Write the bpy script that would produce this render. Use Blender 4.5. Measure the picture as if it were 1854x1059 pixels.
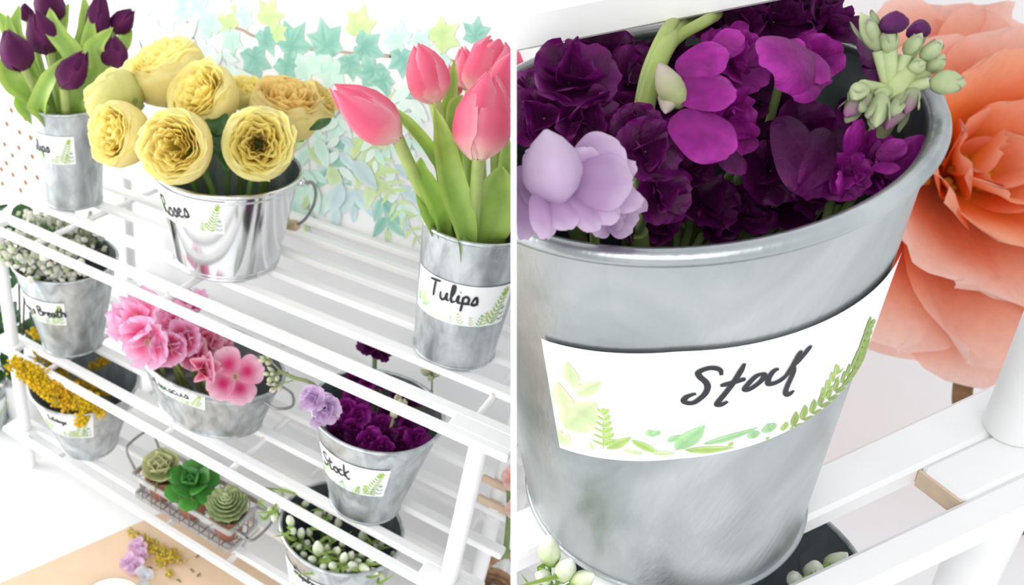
import bpy, math, random
import numpy as np

# ------------------------------------------------------------------ scene, camera, light
for o in list(bpy.data.objects):
    bpy.data.objects.remove(o)
scene = bpy.context.scene
COLL = scene.collection
S = 0.2                                   # one modelling unit is 20 cm
FLOOR = -2.7199                           # floor height in modelling units
F, PX, PY = 1450.0, 463.0, 530.0          # lens in pixels, optical axis
CAM = np.array([1.5183, -3.5540, 3.0252])
RM = np.array([[0.80481, 0.59264, 0.03258],
               [0.32482, -0.39384, -0.85987],
               [-0.49676, 0.70262, -0.50947]])   # right, down, forward

def wm(p):
    """modelling units -> metres, floor at zero"""
    p = np.asarray(p, float)
    return (p - np.array([0, 0, FLOOR])) * S

def cdir(x, y, z):
    v = RM.T @ np.array([x, y, z], float)
    return v / np.linalg.norm(v)

def ray(px, py):
    return RM.T @ np.array([(px - PX) / F, (py - PY) / F, 1.0])

def at_z(px, py, Z):
    v = ray(px, py)
    return CAM + v * ((Z - CAM[2]) / v[2])

def at_y(px, py, Y):
    v = ray(px, py)
    return CAM + v * ((Y - CAM[1]) / v[1])

def at_d(px, py, dep):
    return CAM + ray(px, py) * dep

def dep(p):
    return float((np.asarray(p, float) - CAM) @ RM[2])

def pix(p):
    q = RM @ (np.asarray(p, float) - CAM)
    return PX + F * q[0] / q[2], PY + F * q[1] / q[2]

from mathutils import Matrix, Vector
cd = bpy.data.cameras.new('camera')
cam = bpy.data.objects.new('camera', cd)
COLL.objects.link(cam)
cam.matrix_world = Matrix((
    (RM[0][0], -RM[1][0], -RM[2][0], wm(CAM)[0]),
    (RM[0][1], -RM[1][1], -RM[2][1], wm(CAM)[1]),
    (RM[0][2], -RM[1][2], -RM[2][2], wm(CAM)[2]),
    (0, 0, 0, 1)))
cd.sensor_fit = 'HORIZONTAL'
cd.sensor_width = 36.0
cd.lens = 36.0 * F / 1854.0
cd.shift_x = (927.0 - PX) / 1854.0
cd.shift_y = 0.0
cd.clip_start = 0.01
cd.dof.use_dof = True
cd.dof.focus_distance = 3.35 * S
cd.dof.aperture_fstop = 8.0
scene.camera = cam

vs = scene.view_settings
vs.view_transform = 'Standard'
vs.look = 'None'
vs.exposure = 0.16
vs.gamma = 1.0
vs.use_curve_mapping = False

world = bpy.data.worlds.new('world')
scene.world = world
world.use_nodes = True
wn = world.node_tree
wn.nodes['Background'].inputs['Color'].default_value = (0.93, 0.96, 1.0, 1)
wn.nodes['Background'].inputs['Strength'].default_value = 0.90

def area(name, loc, target, sx, sy, power, col=(1, 1, 1)):
    d = bpy.data.lights.new(name, 'AREA')
    d.shape = 'RECTANGLE'
    d.size, d.size_y, d.energy, d.color = sx, sy, power, col
    o = bpy.data.objects.new(name, d)
    COLL.objects.link(o)
    o.location = wm(loc)
    o.rotation_euler = (Vector(wm(target)) - Vector(wm(loc))).to_track_quat('-Z', 'Y').to_euler()
    return o
# tall window to the left of the shelf, plus an added soft fill light behind the camera
area('window_daylight', (-17.0, -5.5, 3.6), (-1.0, 0.7, -0.6), 2.6, 2.2, 112.0, (1.0, 0.985, 0.96))
area('rear_fill_light', (2.5, -9.5, 5.0), (0.3, 0.3, -0.2), 1.8, 1.4, 20.0, (1.0, 0.98, 0.96))

# ------------------------------------------------------------------ materials
MATS = {}
def nmat(name):
    m = bpy.data.materials.new(name)
    m.use_nodes = True
    nt = m.node_tree
    b = nt.nodes['Principled BSDF']
    MATS[name] = m
    return m, nt, b

def simple(name, col, rough=0.5, metal=0.0, noise=0.0, scale=20.0, bump=0.0, bscale=60.0, spec=0.5, trans=0.0):
    m, nt, b = nmat(name)
    b.inputs['Base Color'].default_value = (*col, 1)
    b.inputs['Roughness'].default_value = rough
    b.inputs['Metallic'].default_value = metal
    b.inputs['Specular IOR Level'].default_value = spec
    if noise or bump:
        tc = nt.nodes.new('ShaderNodeTexCoord')
    if noise:
        n = nt.nodes.new('ShaderNodeTexNoise')
        n.inputs['Scale'].default_value = scale
        n.inputs['Detail'].default_value = 5
        nt.links.new(tc.outputs['Object'], n.inputs['Vector'])
        r = nt.nodes.new('ShaderNodeValToRGB')
        r.color_ramp.elements[0].position = 0.3
        r.color_ramp.elements[1].position = 0.7
        r.color_ramp.elements[0].color = (*[max(0, c * (1 - noise)) for c in col], 1)
        r.color_ramp.elements[1].color = (*[min(1, c * (1 + noise)) for c in col], 1)
        nt.links.new(n.outputs['Fac'], r.inputs['Fac'])
        nt.links.new(r.outputs['Color'], b.inputs['Base Color'])
    if bump:
        n2 = nt.nodes.new('ShaderNodeTexNoise')
        n2.inputs['Scale'].default_value = bscale
        nt.links.new(tc.outputs['Object'], n2.inputs['Vector'])
        bp = nt.nodes.new('ShaderNodeBump')
        bp.inputs['Strength'].default_value = bump
        bp.inputs['Distance'].default_value = 0.002
        nt.links.new(n2.outputs['Fac'], bp.inputs['Height'])
        nt.links.new(bp.outputs['Normal'], b.inputs['Normal'])
    return m

def attr_mat(name, rough=0.5, trans=0.25, spec=0.3, nscale=60.0, namt=0.12, sheen=0.0, bump=0.0):
    """colour comes from the piece's own colour attribute, with fine grain"""
    m, nt, b = nmat(name)
    a = nt.nodes.new('ShaderNodeAttribute')
    a.attribute_name = 'Col'
    tc = nt.nodes.new('ShaderNodeTexCoord')
    n = nt.nodes.new('ShaderNodeTexNoise')
    n.inputs['Scale'].default_value = nscale
    n.inputs['Detail'].default_value = 4
    nt.links.new(tc.outputs['Object'], n.inputs['Vector'])
    mr = nt.nodes.new('ShaderNodeMapRange')
    mr.inputs['From Min'].default_value = 0.25
    mr.inputs['From Max'].default_value = 0.75
    mr.inputs['To Min'].default_value = 1 - namt
    mr.inputs['To Max'].default_value = 1 + namt
    nt.links.new(n.outputs['Fac'], mr.inputs['Value'])
    mx = nt.nodes.new('ShaderNodeMix')
    mx.data_type = 'RGBA'
    mx.blend_type = 'MULTIPLY'
    mx.inputs['Factor'].default_value = 1.0
    nt.links.new(a.outputs['Color'], mx.inputs[6])
    nt.links.new(mr.outputs['Result'], mx.inputs[7])
    nt.links.new(mx.outputs[2], b.inputs['Base Color'])
    b.inputs['Roughness'].default_value = rough
    b.inputs['Specular IOR Level'].default_value = spec
    b.inputs['Sheen Weight'].default_value = sheen
    if bump:
        nb = nt.nodes.new('ShaderNodeTexNoise')
        nb.inputs['Scale'].default_value = 150
        nb.inputs['Detail'].default_value = 3
        nb.inputs['Distortion'].default_value = 1.2
        nt.links.new(tc.outputs['Object'], nb.inputs['Vector'])
        bp = nt.nodes.new('ShaderNodeBump')
        bp.inputs['Strength'].default_value = bump
        bp.inputs['Distance'].default_value = 0.0025
        nt.links.new(nb.outputs['Fac'], bp.inputs['Height'])
        nt.links.new(bp.outputs['Normal'], b.inputs['Normal'])
    if trans > 0:
        tr = nt.nodes.new('ShaderNodeBsdfTranslucent')
        nt.links.new(mx.outputs[2], tr.inputs['Color'])
        ms = nt.nodes.new('ShaderNodeMixShader')
        ms.inputs['Fac'].default_value = trans
        nt.links.new(b.outputs['BSDF'], ms.inputs[1])
        nt.links.new(tr.outputs['BSDF'], ms.inputs[2])
        nt.links.new(ms.outputs['Shader'], nt.nodes['Material Output'].inputs['Surface'])
    return m

def metal_mat(name, dark, light, rough, scale, streak=0.0, metal=0.9, spangle=0.5):
    m, nt, b = nmat(name)
    tc = nt.nodes.new('ShaderNodeTexCoord')
    mp = nt.nodes.new('ShaderNodeMapping')
    nt.links.new(tc.outputs['Object'], mp.inputs['Vector'])
    mp.inputs['Scale'].default_value = (1, 1, 0.45)
    n1 = nt.nodes.new('ShaderNodeTexNoise')
    n1.inputs['Scale'].default_value = scale
    n1.inputs['Detail'].default_value = 6
    n1.inputs['Distortion'].default_value = 0.8
    nt.links.new(mp.outputs['Vector'], n1.inputs['Vector'])
    vo = nt.nodes.new('ShaderNodeTexVoronoi')
    vo.inputs['Scale'].default_value = scale * 3.2
    nt.links.new(mp.outputs['Vector'], vo.inputs['Vector'])
    mx = nt.nodes.new('ShaderNodeMix')
    mx.data_type = 'FLOAT'
    mx.inputs['Factor'].default_value = spangle * 0.6
    nt.links.new(n1.outputs['Fac'], mx.inputs[2])
    sp = nt.nodes.new('ShaderNodeSeparateColor')
    nt.links.new(vo.outputs['Color'], sp.inputs['Color'])
    nt.links.new(sp.outputs['Red'], mx.inputs[3])
    r = nt.nodes.new('ShaderNodeValToRGB')
    r.color_ramp.elements[0].position = 0.28
    r.color_ramp.elements[1].position = 0.74
    r.color_ramp.elements[0].color = (*dark, 1)
    r.color_ramp.elements[1].color = (*light, 1)
    nt.links.new(mx.outputs[0], r.inputs['Fac'])
    nt.links.new(r.outputs['Color'], b.inputs['Base Color'])
    b.inputs['Metallic'].default_value = metal
    mr = nt.nodes.new('ShaderNodeMapRange')
    mr.inputs['To Min'].default_value = rough * 0.8
    mr.inputs['To Max'].default_value = rough * 1.3
    nt.links.new(n1.outputs['Fac'], mr.inputs['Value'])
    nt.links.new(mr.outputs['Result'], b.inputs['Roughness'])
    if streak:
        mp2 = nt.nodes.new('ShaderNodeMapping')
        mp2.inputs['Scale'].default_value = (60, 60, 2.0)
        nt.links.new(tc.outputs['Object'], mp2.inputs['Vector'])
        n2 = nt.nodes.new('ShaderNodeTexNoise')
        n2.inputs['Scale'].default_value = 3.0
        nt.links.new(mp2.outputs['Vector'], n2.inputs['Vector'])
        bp = nt.nodes.new('ShaderNodeBump')
        bp.inputs['Strength'].default_value = streak
        bp.inputs['Distance'].default_value = 0.001
        nt.links.new(n2.outputs['Fac'], bp.inputs['Height'])
        nt.links.new(bp.outputs['Normal'], b.inputs['Normal'])
    return m

simple('white_paint', (0.86, 0.855, 0.85), 0.42, noise=0.02, scale=14, bump=0.08, bscale=90)
simple('white_wall', (0.88, 0.885, 0.89), 0.8, noise=0.012, scale=6)
simple('white_floor', (0.90, 0.90, 0.895), 0.55, noise=0.01, scale=5)
metal_mat('galvanized', (0.31, 0.34, 0.35), (0.72, 0.75, 0.76), 0.42, 44, 0.12, spangle=0.16)
metal_mat('galvanized_big', (0.25, 0.28, 0.29), (0.63, 0.66, 0.66), 0.32, 8.5, 0.4, spangle=0.04)
metal_mat('tin', (0.66, 0.67, 0.68), (0.82, 0.83, 0.84), 0.13, 9, 0.05, 1.0, 0.25)
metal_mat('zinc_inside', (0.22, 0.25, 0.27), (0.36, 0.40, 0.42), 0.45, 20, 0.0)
simple('wire_metal', (0.34, 0.33, 0.32), 0.4, 0.8, noise=0.15, scale=60)
simple('band_metal', (0.58, 0.60, 0.61), 0.42, 0.75, noise=0.18, scale=50)
simple('paper', (0.90, 0.895, 0.90), 0.65)
simple('ink', (0.012, 0.014, 0.02), 0.5)
simple('terracotta', (0.40, 0.155, 0.10), 0.8, noise=0.15, scale=45, bump=0.15)
simple('kraft', (0.74, 0.55, 0.38), 0.8, noise=0.04, scale=14, bump=0.05)
simple('soil', (0.045, 0.035, 0.02), 0.9, noise=0.4, scale=90, bump=0.6, bscale=120)
simple('moss', (0.20, 0.17, 0.08), 0.9, noise=0.4, scale=90)
simple('jute', (0.36, 0.22, 0.12), 0.9, noise=0.35, scale=120, bump=0.5, bscale=260)
simple('raw_wood', (0.66, 0.50, 0.36), 0.7, noise=0.12, scale=30)
simple('grip_wood', (0.55, 0.42, 0.26), 0.5, noise=0.1, scale=30)
simple('gold_foil', (0.27, 0.12, 0.045), 0.5, 0.2)
simple('ceramic', (0.88, 0.88, 0.88), 0.25)
simple('brown_stem', (0.22, 0.12, 0.05), 0.8, noise=0.2, scale=40)
simple('steel_screw', (0.45, 0.44, 0.42), 0.4, 0.6)
attr_mat('petal', 0.55, 0.42, 0.22, 70, 0.05)
attr_mat('velvet_petal', 0.5, 0.20, 0.25, 130, 0.24, 0.0, 0.45)
attr_mat('leaf', 0.42, 0.15, 0.45, 55, 0.14)
attr_mat('bud', 0.62, 0.10, 0.3, 90, 0.16)
attr_mat('print', 0.75, 0.0, 0.2, 55, 0.14)
attr_mat('wall_print', 0.8, 0.0, 0.1, 28, 0.10)

# ------------------------------------------------------------------ geometry helpers
WL = {}                                   # world position (metres) of every object's origin
def setprops(o, label=None, cat=None, group=None, kind=None):
    if label: o['label'] = label
    if cat: o['category'] = cat
    if group: o['group'] = group
    if kind: o['kind'] = kind

def thing(name, loc, label, cat, group=None):
    o = bpy.data.objects.new(name, None)
    o.empty_display_size = 0.02
    COLL.objects.link(o)
    w = wm(loc)
    o.location = w
    WL[o] = w
    setprops(o, label, cat, group)
    return o

class MB:
    def __init__(self):
        self.v, self.f, self.c, self.n = [], [], [], 0
    def add(self, verts, faces, col=None):
        verts = np.asarray(verts, float).reshape(-1, 3)
        k = self.n
        self.v.append(verts)
        self.f += [tuple(i + k for i in q) for q in faces]
        if col is None:
            col = (1, 1, 1)
        col = np.asarray(col, float)
        if col.ndim == 1:
            col = np.tile(col, (len(verts), 1))
        self.c.append(col)
        self.n += len(verts)
        return self
    def grid(self, P, col=None, closed=False):
        """P: (nv, nu, 3)"""
        nv, nu = P.shape[:2]
        fs = []
        for j in range(nv - 1):
            for i in range(nu if closed else nu - 1):
                i2 = (i + 1) % nu
                fs.append((j * nu + i, j * nu + i2, (j + 1) * nu + i2, (j + 1) * nu + i))
        if col is not None:
            col = np.asarray(col, float)
            if col.ndim == 3:
                col = col.reshape(-1, 3)
        return self.add(P.reshape(-1, 3), fs, col)
    def build(self, name, mat, parent=None, smooth=True, label=None, cat=None, group=None, kind=None, origin=None):
        V = wm(np.concatenate(self.v))
        Cc = np.concatenate(self.c)
        if origin is None:
            if parent is not None:
                org = WL[parent]
            else:
                lo, hi = V.min(0), V.max(0)
                org = np.array([(lo[0] + hi[0]) / 2, (lo[1] + hi[1]) / 2, lo[2]])
        else:
            org = wm(origin)
        me = bpy.data.meshes.new(name)
        me.from_pydata((V - org).tolist(), [], self.f)
        at = me.color_attributes.new('Col', 'FLOAT_COLOR', 'POINT')
        at.data.foreach_set('color', np.concatenate([np.clip(Cc, 0, 1), np.ones((len(Cc), 1))], 1).astype(np.float32).ravel())
        me.materials.append(MATS[mat] if isinstance(mat, str) else mat)
        if smooth:
            me.polygons.foreach_set('use_smooth', [True] * len(me.polygons))
        me.update()
        o = bpy.data.objects.new(name, me)
        COLL.objects.link(o)
        if parent is not None:
            o.parent = parent
            o.location = org - WL[parent]
        else:
            o.location = org
        WL[o] = org
        setprops(o, label, cat, group, kind)
        return o

def copy_mesh(src, parent, offset):
    """another piece of the same kind, same mesh data; offset in modelling units"""
    o = src.copy()
    COLL.objects.link(o)
    o.parent = parent
    o.location = Vector(src.location) + Vector(np.asarray(offset, float) * S)
    WL[o] = WL[src] + np.asarray(offset, float) * S
    return o

def nrm(v):
    v = np.asarray(v, float)
    return v / (np.linalg.norm(v) + 1e-12)

def frame(axis, roll=0.0, hint=(0, 0, 1)):
    a = nrm(axis)
    h = np.asarray(hint, float)
    if abs(a @ nrm(h)) > 0.95:
        h = np.array([1.0, 0.2, 0])
    x = nrm(np.cross(h, a))
    y = np.cross(a, x)
    c, s = math.cos(roll), math.sin(roll)
    return np.array([c * x + s * y, -s * x + c * y, a])     # rows: local x, y, z

def box(mb, x0, x1, y0, y1, z0, z1, bev=0.008, col=None):
    """box with chamfered long edges"""
    b = min(bev, (x1 - x0) / 3, (y1 - y0) / 3, (z1 - z0) / 3)
    pr = [(y0 + b, z0), (y1 - b, z0), (y1, z0 + b), (y1, z1 - b), (y1 - b, z1), (y0 + b, z1), (y0, z1 - b), (y0, z0 + b)]
    P = []
    for x, k in ((x0, 1), (x0 + b, 0), (x1 - b, 0), (x1, 1)):
        cy, cz = (y0 + y1) / 2, (z0 + z1) / 2
        P.append([(x, y + (b * 0.7 * np.sign(cy - y) if k else 0), z + (b * 0.7 * np.sign(cz - z) if k else 0)) for y, z in pr])
    P = np.array(P)
    n = mb.n
    mb.grid(P[:, ::-1], col, closed=True)
    mb.add(P[0], [tuple(range(8))], col)
    mb.add(P[3], [tuple(range(7, -1, -1))], col)
    return mb

def xbox(mb, o, ex, ey, ez, a, b, c, bev=0.008):
    """box in an arbitrary frame: ranges a, b, c along ex, ey, ez"""
    t = MB()
    box(t, a[0], a[1], b[0], b[1], c[0], c[1], bev)
    v = np.concatenate(t.v)
    mb.add(o + v[:, :1] * ex + v[:, 1:2] * ey + v[:, 2:3] * ez, t.f)
    return mb

def catmull(pts, n=8, closed=False):
    P = np.asarray(pts, float)
    if len(P) < 3 and not closed:
        t = np.linspace(0, 1, n + 1)[:, None]
        return P[0] * (1 - t) + P[1] * t
    if closed:
        Q = np.concatenate([P[-1:], P, P[:2]])
    else:
        Q = np.concatenate([[2 * P[0] - P[1]], P, [2 * P[-1] - P[-2]]])
    out = []
    for i in range(len(Q) - 3):
        a, b, c, d = Q[i:i + 4]
        for t in np.linspace(0, 1, n, endpoint=False):
            out.append(0.5 * ((2 * b) + (-a + c) * t + (2 * a - 5 * b + 4 * c - d) * t * t + (-a + 3 * b - 3 * c + d) * t ** 3))
    if not closed:
        out.append(P[-1])
    return np.array(out)

def frames_along(P, hint=(0, 0, 1), closed=False):
    T = np.gradient(P, axis=0)
    if closed:
        T = np.roll(P, -1, 0) - np.roll(P, 1, 0)
    T /= np.linalg.norm(T, axis=1)[:, None] + 1e-12
    h = np.asarray(hint, float)
    if abs(T[0] @ nrm(h)) > 0.95:
        h = np.array([1.0, 0.3, 0.1])
    X = [nrm(np.cross(h, T[0]))]
    for i in range(1, len(P)):
        x = X[-1] - T[i] * (X[-1] @ T[i])
        X.append(nrm(x))
    X = np.array(X)
    Y = np.cross(T, X)
    return T, X, Y

def tube(mb, P, r, seg=8, col=None, caps=True, closed=False, flat=1.0, hint=(0, 0, 1)):
    P = np.asarray(P, float)
    r = np.asarray(r, float) * np.ones(len(P))
    T, X, Y = frames_along(P, hint, closed)
    th = np.linspace(0, 2 * np.pi, seg, endpoint=False)
    G = P[:, None] + r[:, None, None] * (np.cos(th)[None, :, None] * X[:, None] + flat * np.sin(th)[None, :, None] * Y[:, None])
    if closed:
        G = np.concatenate([G, G[:1]])
    cc = None
    if col is not None:
        cc = np.asarray(col, float)
        if cc.ndim == 2:
            if closed: cc = np.concatenate([cc, cc[:1]])
            cc = np.repeat(cc[:, None], seg, 1)
    mb.grid(G, cc, closed=True)
    if caps and not closed:
        mb.add(G[0], [tuple(range(seg - 1, -1, -1))], cc[0] if cc is not None and cc.ndim == 3 else col)
        mb.add(G[-1], [tuple(range(seg))], cc[-1] if cc is not None and cc.ndim == 3 else col)
    return mb

def lathe(mb, o, fr, prof, seg=48, col=None, close_start=False, close_end=False):
    """prof: list of (r, z) along fr[2] from o"""
    th = np.linspace(0, 2 * np.pi, seg, endpoint=False)
    ring = np.cos(th)[:, None] * fr[0] + np.sin(th)[:, None] * fr[1]
    G = np.array([o + r * ring + z * fr[2] for r, z in prof])
    cc = None
    if col is not None:
        cc = np.asarray(col, float)
        if cc.ndim == 2: cc = np.repeat(cc[:, None], seg, 1)
    mb.grid(G, cc, closed=True)
    if close_start: mb.add(G[0], [tuple(range(seg - 1, -1, -1))], None if cc is None else (cc[0] if cc.ndim == 3 else cc))
    if close_end: mb.add(G[-1], [tuple(range(seg))], None if cc is None else (cc[-1] if cc.ndim == 3 else cc))
    return mb

def ring(mb, o, fr, R, r, seg=56, s2=8, flat=1.0):
    th = np.linspace(0, 2 * np.pi, seg, endpoint=False)
    P = o + R * (np.cos(th)[:, None] * fr[0] + np.sin(th)[:, None] * fr[1])
    ph = np.linspace(0, 2 * np.pi, s2, endpoint=False)
    rad = (np.cos(th)[:, None] * fr[0] + np.sin(th)[:, None] * fr[1])
    G = P[:, None] + r * (np.cos(ph)[None, :, None] * rad[:, None] + flat * np.sin(ph)[None, :, None] * fr[2])
    G = np.concatenate([G, G[:1]])
    mb.grid(G, None, closed=True)
    return mb

def lerp(a, b, t):
    t = np.asarray(t, float)[..., None]
    return np.asarray(a, float) * (1 - t) + np.asarray(b, float) * t

def interp(xs, ys, v):
    return np.interp(v, xs, ys)

ICO = None
def ico():
    global ICO
    if ICO is None:
        import bmesh
        bm = bmesh.new()
        bmesh.ops.create_icosphere(bm, subdivisions=1, radius=1)
        b2 = bmesh.new()
        bmesh.ops.create_icosphere(b2, subdivisions=2, radius=1)
        ICO = [(np.array([v.co[:] for v in b.verts]), [tuple(v.index for v in f.verts) for f in b.faces]) for b in (bm, b2)]
        bm.free(); b2.free()
    return ICO

def ball(mb, p, r, col, rng, rough=0.25, lvl=0, sq=(1, 1, 1)):
    v, f = ico()[lvl]
    k = 1 + rough * (rng.random(len(v)) - 0.5) * 2
    mb.add(np.asarray(p) + v * k[:, None] * r * np.asarray(sq), f, np.clip(np.asarray(col) * (0.85 + 0.3 * rng.random((len(v), 1))), 0, 1))

def blade(mb, P, w, fold=0.35, col0=(0.1, 0.25, 0.03), col1=(0.3, 0.5, 0.1), up=(0, 0, 1), nu=7, wave=0.0, ph=0.0):
    """long leaf: P path, w half widths"""
    P = np.asarray(P, float)
    T = np.gradient(P, axis=0)
    T /= np.linalg.norm(T, axis=1)[:, None]
    up = np.asarray(up, float)
    side = np.cross(T, up)
    side /= np.linalg.norm(side, axis=1)[:, None] + 1e-9
    nn = np.cross(side, T)
    u = np.linspace(-1, 1, nu)
    t = np.linspace(0, 1, len(P))
    G = P[:, None] + (w[:, None] * u[None])[..., None] * side[:, None] + \
        ((np.abs(u)[None] ** 1.3 * fold + wave * np.sin(9 * t[:, None] + 2 * u[None] + ph) * np.abs(u)[None]) * w[:, None])[..., None] * nn[:, None]
    k = (0.35 + 0.5 * np.abs(u))[None] * np.ones((len(P), 1)) + 0.25 * (t[:, None] - 0.4)
    k += 0.12 * np.cos(u * 11)[None]
    mb.grid(G, lerp(col0, col1, np.clip(k, 0, 1)))
    return mb

def fan_petal(o, fr, az, L, W, tilt=0.3, cup=0.2, curl=0.0, ruff=0.05, freq=3.0, rng=None, colf=None, nu=9, nv=8, notch=0.0, base=0.05, shape=0.6):
    """petal growing outwards from o; fr[2] is the flower's axis. returns grid and colours"""
    u = np.linspace(-1, 1, nu)[None, :] * np.ones((nv, 1))
    v = np.linspace(0, 1, nv)[:, None] * np.ones((1, nu))
    ph = rng.random() * 6.28
    ph2 = rng.random() * 6.28
    half = W * (base + (1 - base) * np.sin(np.pi * np.clip(v, 0, 1) ** shape * 0.5)) * np.sqrt(np.clip(1 - np.clip((v - 0.55) / 0.52, 0, 1) ** 2.2, 0.02, 1))
    x = u * half
    rr = L * v * (1 - 0.10 * u ** 2 * v) * (1 - notch * np.exp(-(u / 0.25) ** 2) * v ** 4)
    a = tilt + cup * v ** 1.4 * 1.2 - curl * np.clip(v - 0.6, 0, 1) ** 1.5 * 4
    # integrate bending along the petal
    dv = np.diff(rr, axis=0, prepend=0)
    r = np.cumsum(dv * np.cos(a), 0)
    z = np.cumsum(dv * np.sin(a), 0)
    z = z + cup * 0.6 * (u ** 2) * half * (1.0) + ruff * L * v ** 1.5 * np.sin(freq * np.pi * u + ph + 2.0 * v) * (0.35 + np.abs(u)) + ruff * 0.5 * L * v ** 2 * np.sin(freq * 2.3 * u + ph2)
    ca, sa = math.cos(az), math.sin(az)
    er = ca * fr[0] + sa * fr[1]
    et = -sa * fr[0] + ca * fr[1]
    G = o + r[..., None] * er + x[..., None] * et + z[..., None] * fr[2]
    return G, colf(u, v, rng)

def ellip(mb, P, w, t, hint, seg=10, col=None):
    """fleshy leaf or bud: elliptical sections along P, widths w, thickness t"""
    P = np.asarray(P, float)
    T = np.gradient(P, axis=0)
    T /= np.linalg.norm(T, axis=1)[:, None]
    X = np.cross(T, np.asarray(hint, float))
    X /= np.linalg.norm(X, axis=1)[:, None] + 1e-9
    Y = np.cross(X, T)
    th = np.linspace(0, 2 * np.pi, seg, endpoint=False)
    G = P[:, None] + (w[:, None] * np.cos(th)[None])[..., None] * X[:, None] + (t[:, None] * np.sin(th)[None])[..., None] * Y[:, None]
    cc = None
    if col is not None:
        cc = np.asarray(col, float)
        if cc.ndim == 2: cc = np.repeat(cc[:, None], seg, 1)
    mb.grid(G, cc, closed=True)
    return mb

def bud_mesh(mb, p, axis, L, r, c0, c1, seg=9, rng=None, ridges=0.08, n=8):
    fr = frame(axis)
    t = np.linspace(0, 1, n)
    rad = r * np.interp(t, [0, .12, .35, .6, .85, 1], [0.25, 0.7, 1.0, 0.92, 0.5, 0.06])
    th = np.linspace(0, 2 * np.pi, seg, endpoint=False)
    k = 1 + ridges * np.cos(3 * th + (rng.random() * 6 if rng is not None else 0))
    G = np.asarray(p) + (rad[:, None] * k[None])[..., None] * (np.cos(th)[None, :, None] * fr[0] + np.sin(th)[None, :, None] * fr[1]) + (t * L)[:, None, None] * fr[2]
    col = lerp(c0, c1, t ** 1.5)
    mb.grid(G, np.repeat(col[:, None], seg, 1), closed=True)

# ------------------------------------------------------------------ the setting
T = 0.0551                                 # slat thickness
ZT = [0.0, -1.2598, -2.2853]               # underside of the three decks
DECK = [z + T for z in ZT]
XL, XR = -4.0023, 0.7423
WALL_Y = 1.985

def slab(name, x0, x1, y0, y1, z0, z1, mat, bev=0.004):
    b = MB()
    box(b, x0, x1, y0, y1, z0, z1, bev)
    return b.build(name, mat, smooth=False, kind='structure')
slab('floor', -16, 14, -14, 16, FLOOR - 0.3, FLOOR, 'white_floor')
slab('wall_back', -9.0, 1.05, WALL_Y, WALL_Y + 0.25, FLOOR, 7.0, 'white_wall')
slab('wall_far', 0.2, 14, 9.0, 9.3, FLOOR, 9.0, 'white_wall')

# ------------------------------------------------------------------ white slatted shelf
shelf = thing('plant_shelf', (-1.6, 0.9, FLOOR), 'long white wooden three-tier slatted shelf holding the labelled flower buckets', 'shelf')
SL = [(0.0, 0.067), (0.178, 0.265), (0.53, 0.63), (0.88, 0.975), (1.217, 1.30), (1.54, 1.63), (1.82, 1.895)]
proto = {}
for d, zt in enumerate(ZT):
    for k, (y0, y1) in enumerate(SL):
        key = round(y1 - y0, 3)
        m = MB()
        box(m, XL, XR, y0, y1, zt, zt + T, 0.009)
        if key in proto:
            src, oy, oz = proto[key]
            copy_mesh(src, shelf, (0, y0 - oy, zt - oz))
        else:
            proto[key] = (m.build('slat', 'white_paint', shelf, smooth=False), y0, zt)
    for x0, x1 in ((XL + 0.002, XL + 0.30), (XR - 0.385, XR - 0.002)):
        m = MB()
        box(m, x0, x1, 0.060, 0.185, zt + 0.001, zt + T - 0.0008, 0.006)
        m.build('end_block', 'white_paint', shelf, smooth=False)
    for x in (-3.30, -1.905, -1.24, 0.45):
        if d == 0 and x == -1.24: continue
        m = MB()
        P = np.array([[x, y, zt - 0.018 + 0.0] for y in np.linspace(0.085, 1.87, 6)])
        tube(m, P, 0.026, 10)
        dw = m.build('dowel', 'white_paint', shelf)
        for y in (0.178, 0.53):
            m = MB()
            tube(m, [[x, y - 0.003, zt + 0.022], [x, y + 0.004, zt + 0.022]], 0.011, 8)
            m.build('peg_end', 'raw_wood', dw)
    # screws on the front rail
    for x in (XL + 0.25, XR - 0.29, XR - 0.20):
        m = MB()
        tube(m, [[x, -0.003, zt + 0.027], [x, 0.004, zt + 0.027]], 0.012, 12)
        m.build('screw_cap', 'white_paint', shelf)
LX = (XL + 0.20, XR - 0.20)
for d, zt in enumerate(ZT):
    zb = ZT[d + 1] + T if d < 2 else FLOOR
    for x in LX:
        for y in (0.125, 0.93, 1.68):
            m = MB()
            r = 0.056
            lathe(m, np.array([x, y, 0]), np.eye(3), [(r - 0.006, zb), (r, zb + 0.012), (r, zt - 0.003), (r - 0.004, zt)], 20, close_start=True, close_end=True)
            m.build('leg', 'white_paint', shelf)
for x in LX[1:]:
    for zz in (-0.93, -1.12):
        m = MB()
        box(m, x - 0.12, x + 0.10, 0.84, 0.875, zz - 0.03, zz + 0.03, 0.006)
        m.build('rear_batten', 'raw_wood', shelf, smooth=False, label='bare tan wooden batten')

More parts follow.
